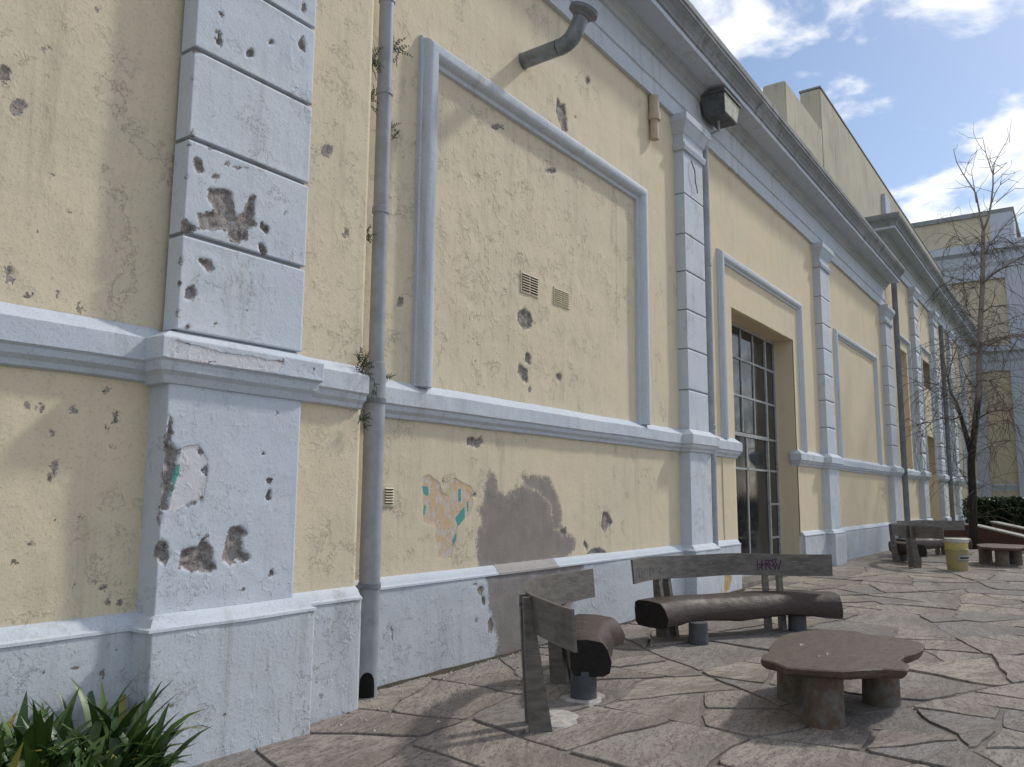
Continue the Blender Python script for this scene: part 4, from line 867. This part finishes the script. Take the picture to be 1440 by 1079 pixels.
# ================================================================== TREE
tx, ty = 27.6, -1.95
tree = empty('bare_tree', (tx, ty, .1)); tag(tree, 'leafless birch tree with dark trunk and hanging twigs', 'tree')
SC = 24.6/F_PX                                         # metres per photo pixel at the tree
def tp(u, v, dep=0.0):                                 # place on the upright plane through the trunk, facing the camera
    q = onZ(1369, 772, .1); d = ray(u, v); k = (np.array([tx, ty, 0])-CAM)@np.array([math.cos(YAW), math.sin(YAW), 0])
    p_ = CAM+d*((k+dep)/(d@np.array([math.cos(YAW), math.sin(YAW), 0]))); return Vector((p_[0]-tx, p_[1]-ty, p_[2]-.1))
tb = bmesh.new(); kn = random.Random(5)
def limb(bm, pts, r_a, r_b, n=7):
    k = len(pts); atube(bm, pts, [r_a+(r_b-r_a)*(i/(k-1))**.8 for i in range(k)], n)
MAIN = [([(1369,775),(1368,730),(1367,690),(1365,650),(1368,620),(1372,590),(1376,550),(1378,500),(1379,450),(1381,400),(1382,350),(1383,325)], .125, .06, 0),
        ([(1383,325),(1377,300),(1373,272),(1366,262),(1355,245),(1345,228),(1341,210)], .055, .015, .3), ([(1373,285),(1370,265),(1368,247),(1366,240)], .03, .01, .1), ([(1356,246),(1361,232),(1365,220)], .02, .008, .2),
        ([(1383,325),(1391,305),(1393,285),(1396,260),(1397,245),(1391,232),(1387,215),(1382,194)], .06, .012, -.2), ([(1397,245),(1396,234),(1404,220),(1413,205),(1420,200)], .03, .008, -.5), ([(1397,246),(1408,236),(1416,229)], .022, .008, -.3),
        ([(1393,290),(1400,272),(1407,260),(1409,245)], .035, .01, .3), ([(1407,260),(1417,252),(1426,245)], .02, .008, .4), ([(1401,285),(1412,275),(1428,265)], .025, .008, -.2),
        ([(1383,360),(1392,345),(1402,330),(1412,318),(1422,308),(1436,300)], .045, .01, -.6), ([(1379,395),(1384,370),(1395,357),(1410,350),(1424,344)], .04, .01, .6),
        ([(1380,400),(1392,388),(1408,378),(1425,368),(1443,362)], .06, .02, -.8), ([(1378,480),(1390,486),(1402,480),(1418,474),(1445,472)], .07, .03, -1.), ([(1380,488),(1395,480),(1410,476),(1440,473)], .05, .02, .5),
        ([(1366,640),(1358,610),(1352,585),(1344,565),(1337,552),(1333,530),(1330,515)], .13, .04, .5), ([(1352,585),(1340,590),(1325,588),(1310,594),(1298,606)], .045, .012, .8), ([(1337,552),(1328,545),(1318,542),(1305,546)], .04, .01, 1.),
        ([(1333,530),(1340,508),(1338,490),(1330,470)], .035, .01, .2), ([(1368,620),(1374,600),(1374,570),(1372,545)], .07, .03, -.7), ([(1372,545),(1358,530),(1350,505),(1343,480)], .03, .01, -.9),
        ([(1374,590),(1386,582),(1400,578),(1420,578)], .04, .012, -.8), ([(1377,535),(1390,536),(1400,545),(1412,565),(1418,590),(1420,620)], .035, .01, -1.1), ([(1380,425),(1370,405),(1355,395),(1340,392),(1328,400)], .035, .01, .7),
        ([(1381,440),(1392,432),(1400,440),(1408,455)], .04, .012, -.6), ([(1378,455),(1366,445),(1358,430),(1356,415)], .03, .01, .4), ([(1382,380),(1370,360),(1358,345),(1350,338)], .025, .008, -.4), ([(1367,690),(1356,670),(1345,655)], .03, .01, .3)]
ends = []; first = True
for px, ra, rb, dep in MAIN:
    k = len(px); P = [tp(u+(kn.uniform(-1, 1) if 0 < i < k-1 else 0), v, 0 if dep == 0 else dep*2.0*i/(k-1)) for i, (u, v) in enumerate(px)]
    if first: trunk = bmesh.new(); limb(trunk, P, ra, rb, 10); first = False; frombm('trunk', trunk, BARK, tree, smooth=True)
    else:
        limb(tb, P, ra*.62, rb*.62, 6)
    for i in range(1, k): ends.append((P[i], (P[i]-P[i-1]).normalized(), ra+(rb-ra)*i/(k-1), px[i][1]))
frombm('limbs', tb, BARK, tree, smooth=True)
tw = bmesh.new()
for (p_, d_, r_, v_) in ends:
    low = v_ > 330
    for q in range(5 if low else 1):
        d = (d_*.6+Vector((kn.gauss(0, 1), kn.gauss(0, 1), kn.gauss(.1, .6)))*.8).normalized(); p = p_.copy(); pts_ = [p.copy()]; L = kn.uniform(.25, .5) if low else kn.uniform(.15, .28)
        for s_ in range(kn.randint(3, 6)):
            p = p+d*L*.8; pts_.append(p.copy()); d = (d+Vector((kn.gauss(0, .3), kn.gauss(0, .3), -.20 if low else .12))).normalized()
            if low and kn.random() < .75:
                dd = (d+Vector((kn.gauss(0, .7), kn.gauss(0, .7), -.5))).normalized(); pp = p.copy(); sub = [pp.copy()]
                for z_ in range(3): pp = pp+dd*kn.uniform(.12, .25); sub.append(pp.copy()); dd = (dd+Vector((kn.gauss(0, .2), kn.gauss(0, .2), -.45))).normalized()
                atube(tw, sub, [.005, .0045, .004, .003], 3, False)
        k = len(pts_); atube(tw, pts_, [.010-.006*i/(k-1) for i in range(k)], 3, False)
o = frombm('twigs', tw, TWIG, tree); tag(o, kind='stuff')
for (ex, ey, eh, er, sd, lab) in ((33.5, -9.2, 8.5, 2.3, 5, 'dense evergreen tree on the lawn facing the tall window'), (39.5, -10.5, 10.5, 2.8, 6, 'tallest dense evergreen tree standing further back on the lawn'), (46, -12.5, 9.5, 2.6, 7, 'dense evergreen tree on the lawn nearest the far wing')):
    et = empty('evergreen_tree', (ex, ey, .1)); tag(et, lab, 'tree', 'evergreen trees on the lawn')
    tube('trunk', [(0, 0, -.05), (.05, 0, eh*.3), (0, .05, eh*.8)], [.22, .17, .05], BARK, et, 9)
    def efn(r, eh=eh, er=er):
        t = r.random()**.8; a = r.uniform(0, 2*math.pi); q = er*(1-t)**.7*(.75+.25*math.sin(a*3+t*9))*(.55+.45*r.random()**.4)+.1
        return (q*math.cos(a), q*math.sin(a), eh*(.14+.86*t))
    leaf_cloud('crown', 5000, efn, .17, HEDGE, et, sd)
# ================================================================== NEAR PLANT AND WALL WEEDS
def strap(bm, base, ang, L, lean, w, droop, r):
    d = Vector((math.cos(ang), math.sin(ang), 0)); side = Vector((-d.y, d.x, 0)); p = Vector(base); a = lean; rows = []; n = 7
    tw_ = r.uniform(-.5, .5)
    for i in range(n+1):
        t = i/n; ww = w*(.55+.9*t if t < .35 else (.9 if t < .6 else .9*(1-((t-.6)/.4)**1.6)))+.001
        s2 = (side*math.cos(tw_*t)+Vector((0, 0, 1))*math.sin(tw_*t)*.6).normalized(); up_ = Vector((0, 0, 1))
        fold = -.28*ww
        nrm = (d*math.sin(a)*-1+up_*math.cos(a))
        rows.append([bm.verts.new(p+s2*ww), bm.verts.new(p+(d*math.cos(a)*0+Vector((0, 0, fold)))), bm.verts.new(p-s2*ww)])
        p = p+(d*math.sin(a)+up_*math.cos(a))*(L/n); a += droop/n*(.4+1.2*t)
    for i in range(n):
        for k in range(2): bm.faces.new((rows[i][k], rows[i][k+1], rows[i+1][k+1], rows[i+1][k]))
pr = random.Random(12); pidx = 0
pp_ = empty('strap_leaf_plant', (1.9, -1.0, 0)); tag(pp_, 'dense clump of strappy dark green leaves at the foot of the wide pilaster', 'plant')
for gx in range(6):
    for gy in range(5):
        x_ = .95+gx*.29+pr.uniform(-.07, .07); y_ = -.72-gy*.27+pr.uniform(-.06, .06)
        if x_ >= 2.52-.55*max(0, -y_-.85): continue
        bm = bmesh.new()
        for k in range(70):
            strap(bm, (x_-1.9+pr.gauss(0, .06), y_+1.0+pr.gauss(0, .06), 0), pr.uniform(0, 2*math.pi), pr.uniform(.36, .70)*(1.0-.12*gy), pr.uniform(.02, .65), pr.uniform(.022, .037), pr.uniform(.5, 2.1), pr)
        frombm('leaf_rosette', bm, STRAP, pp_, smooth=True)
bm = bmesh.new(); bm.faces.new([bm.verts.new((a, b, .02+gz(a))) for a, b in ((.2, -2.2), (1.7, -2.1), (2.45, -1.45), (2.72, -.62), (.2, -.4))]); soil = frombm('soil_bed', bm, simple('dark_soil', (.05, .038, .028), (.03, .024, .018), 1, 9, .03)); tag(soil, 'dark soil bed under the strap leaf plants', 'soil', kind='structure')
def weed(u, v, y, size, n, label, seed):
    q = onY(u, v, y); w = empty('wall_weed', (q[0], q[1], q[2])); tag(w, label, 'weed', 'weeds rooted by the downpipe'); r = random.Random(seed); bm = bmesh.new(); stem = bmesh.new()
    for k in range(n):
        d = Vector((r.gauss(0, 1)*.8, -abs(r.gauss(.25, .35)), r.gauss(.25, .8))).normalized(); p = Vector((r.gauss(0, size*.12), -.01, r.gauss(0, size*.25))); pts_ = [p.copy()]
        for s_ in range(5):
            p = p+d*size*.13; d = (d+Vector((r.gauss(0, .25), 0, -.12))).normalized(); pts_.append(p.copy())
            for sd in (-1, 1):
                s2 = d.cross(Vector((0, 1, .2))).normalized()*sd; a = p; L = size*.10*(1.2-.15*s_); e = d*L*.35
                bm.faces.new([bm.verts.new(a), bm.verts.new(a+s2*L*.5+e*1.4), bm.verts.new(a+s2*L+e*.6), bm.verts.new(a+s2*L*.5-e*.5)])
        atube(stem, pts_, [.0025]*len(pts_), 3, False)
    frombm('leaves', bm, FERN, w); frombm('stems', stem, FERN, w)
weed(506, 518, -.36, .17, 26, 'bushy dark weed on the string course left of the thick downpipe', 1); weed(524, 545, -.30, .10, 8, 'small weed at the clamp of the thick downpipe', 2)
weed(522, 80, -.15, .20, 18, 'trailing weed high on the left side of the thick downpipe', 3); weed(552, 75, -.02, .20, 14, 'trailing weed high on the right side of the thick downpipe', 4)
weed(520, 140, -.15, .16, 10, 'wispy weed beside the middle collar of the thick downpipe', 5); weed(551, 190, -.02, .16, 7, 'sparse weed on the wall right of the thick downpipe', 6); weed(514, 330, -.15, .12, 12, 'small dark tuft behind the thick downpipe', 7)
weed(545, 535, -.02, .10, 9, 'low dry weed on the string course right of the thick downpipe', 8); weed(508, 590, -.36, .12, 14, 'dark weed under the string course behind the thick downpipe', 9)
db = bmesh.new(); prev = None
for k in range(330):
    x = XE+.45+k*.026; n1 = float(vnoise(np.array([x*5]), np.array([.5]), 3)[0]); n2 = float(vnoise(np.array([x*17]), np.array([.5]), 4)[0]); w = .012+.07*n1*n1+.03*n2*n2
    yw_ = -.083 if not (11.1 < x < 12.05) else -.24
    row = [db.verts.new((x, yw_+.01, gz(x)+.016+.02*n1)), db.verts.new((x, yw_-w*.4, gz(x)+.017+.010*n2)), db.verts.new((x, yw_-w, gz(x)+.004))]
    if prev:
        for q in range(2): db.faces.new((prev[q], row[q], row[q+1], prev[q+1]))
    prev = row
dl = frombm('wall_foot_dirt', db, simple('dirt_and_moss', (.085, .07, .052), (.05, .05, .032), 1, 14, .02), None, True); tag(dl, 'line of dirt and moss gathered where wall meets paving', 'dirt', kind='stuff')
# litter and grit along the foot of the wall
gb = bmesh.new(); r_ = random.Random(3)
for k in range(420):
    x = r_.uniform(4.5, 13) if k < 300 else r_.uniform(3.9, 7); y = -.09-abs(r_.gauss(0, .05 if k < 300 else .5)); s_ = r_.uniform(.003, .011)
    if y < -2.4: continue
    z = gz(x)+.012; v = [gb.verts.new((x+s_*a*r_.uniform(.6, 1.4), y+s_*b*r_.uniform(.6, 1.4), z+s_*c)) for a, b, c in ((-1, -1, -.5), (1, -1, -.5), (1, 1, -.5), (-1, 1, -.5), (0, 0, .8))]
    for f in ((0, 1, 4), (1, 2, 4), (2, 3, 4), (3, 0, 4)): gb.faces.new([v[i] for i in f])
gr_ = frombm('plaster_grit', gb, CEMENT); tag(gr_, 'fallen plaster crumbs along the foot of the wall', 'grit', kind='stuff')
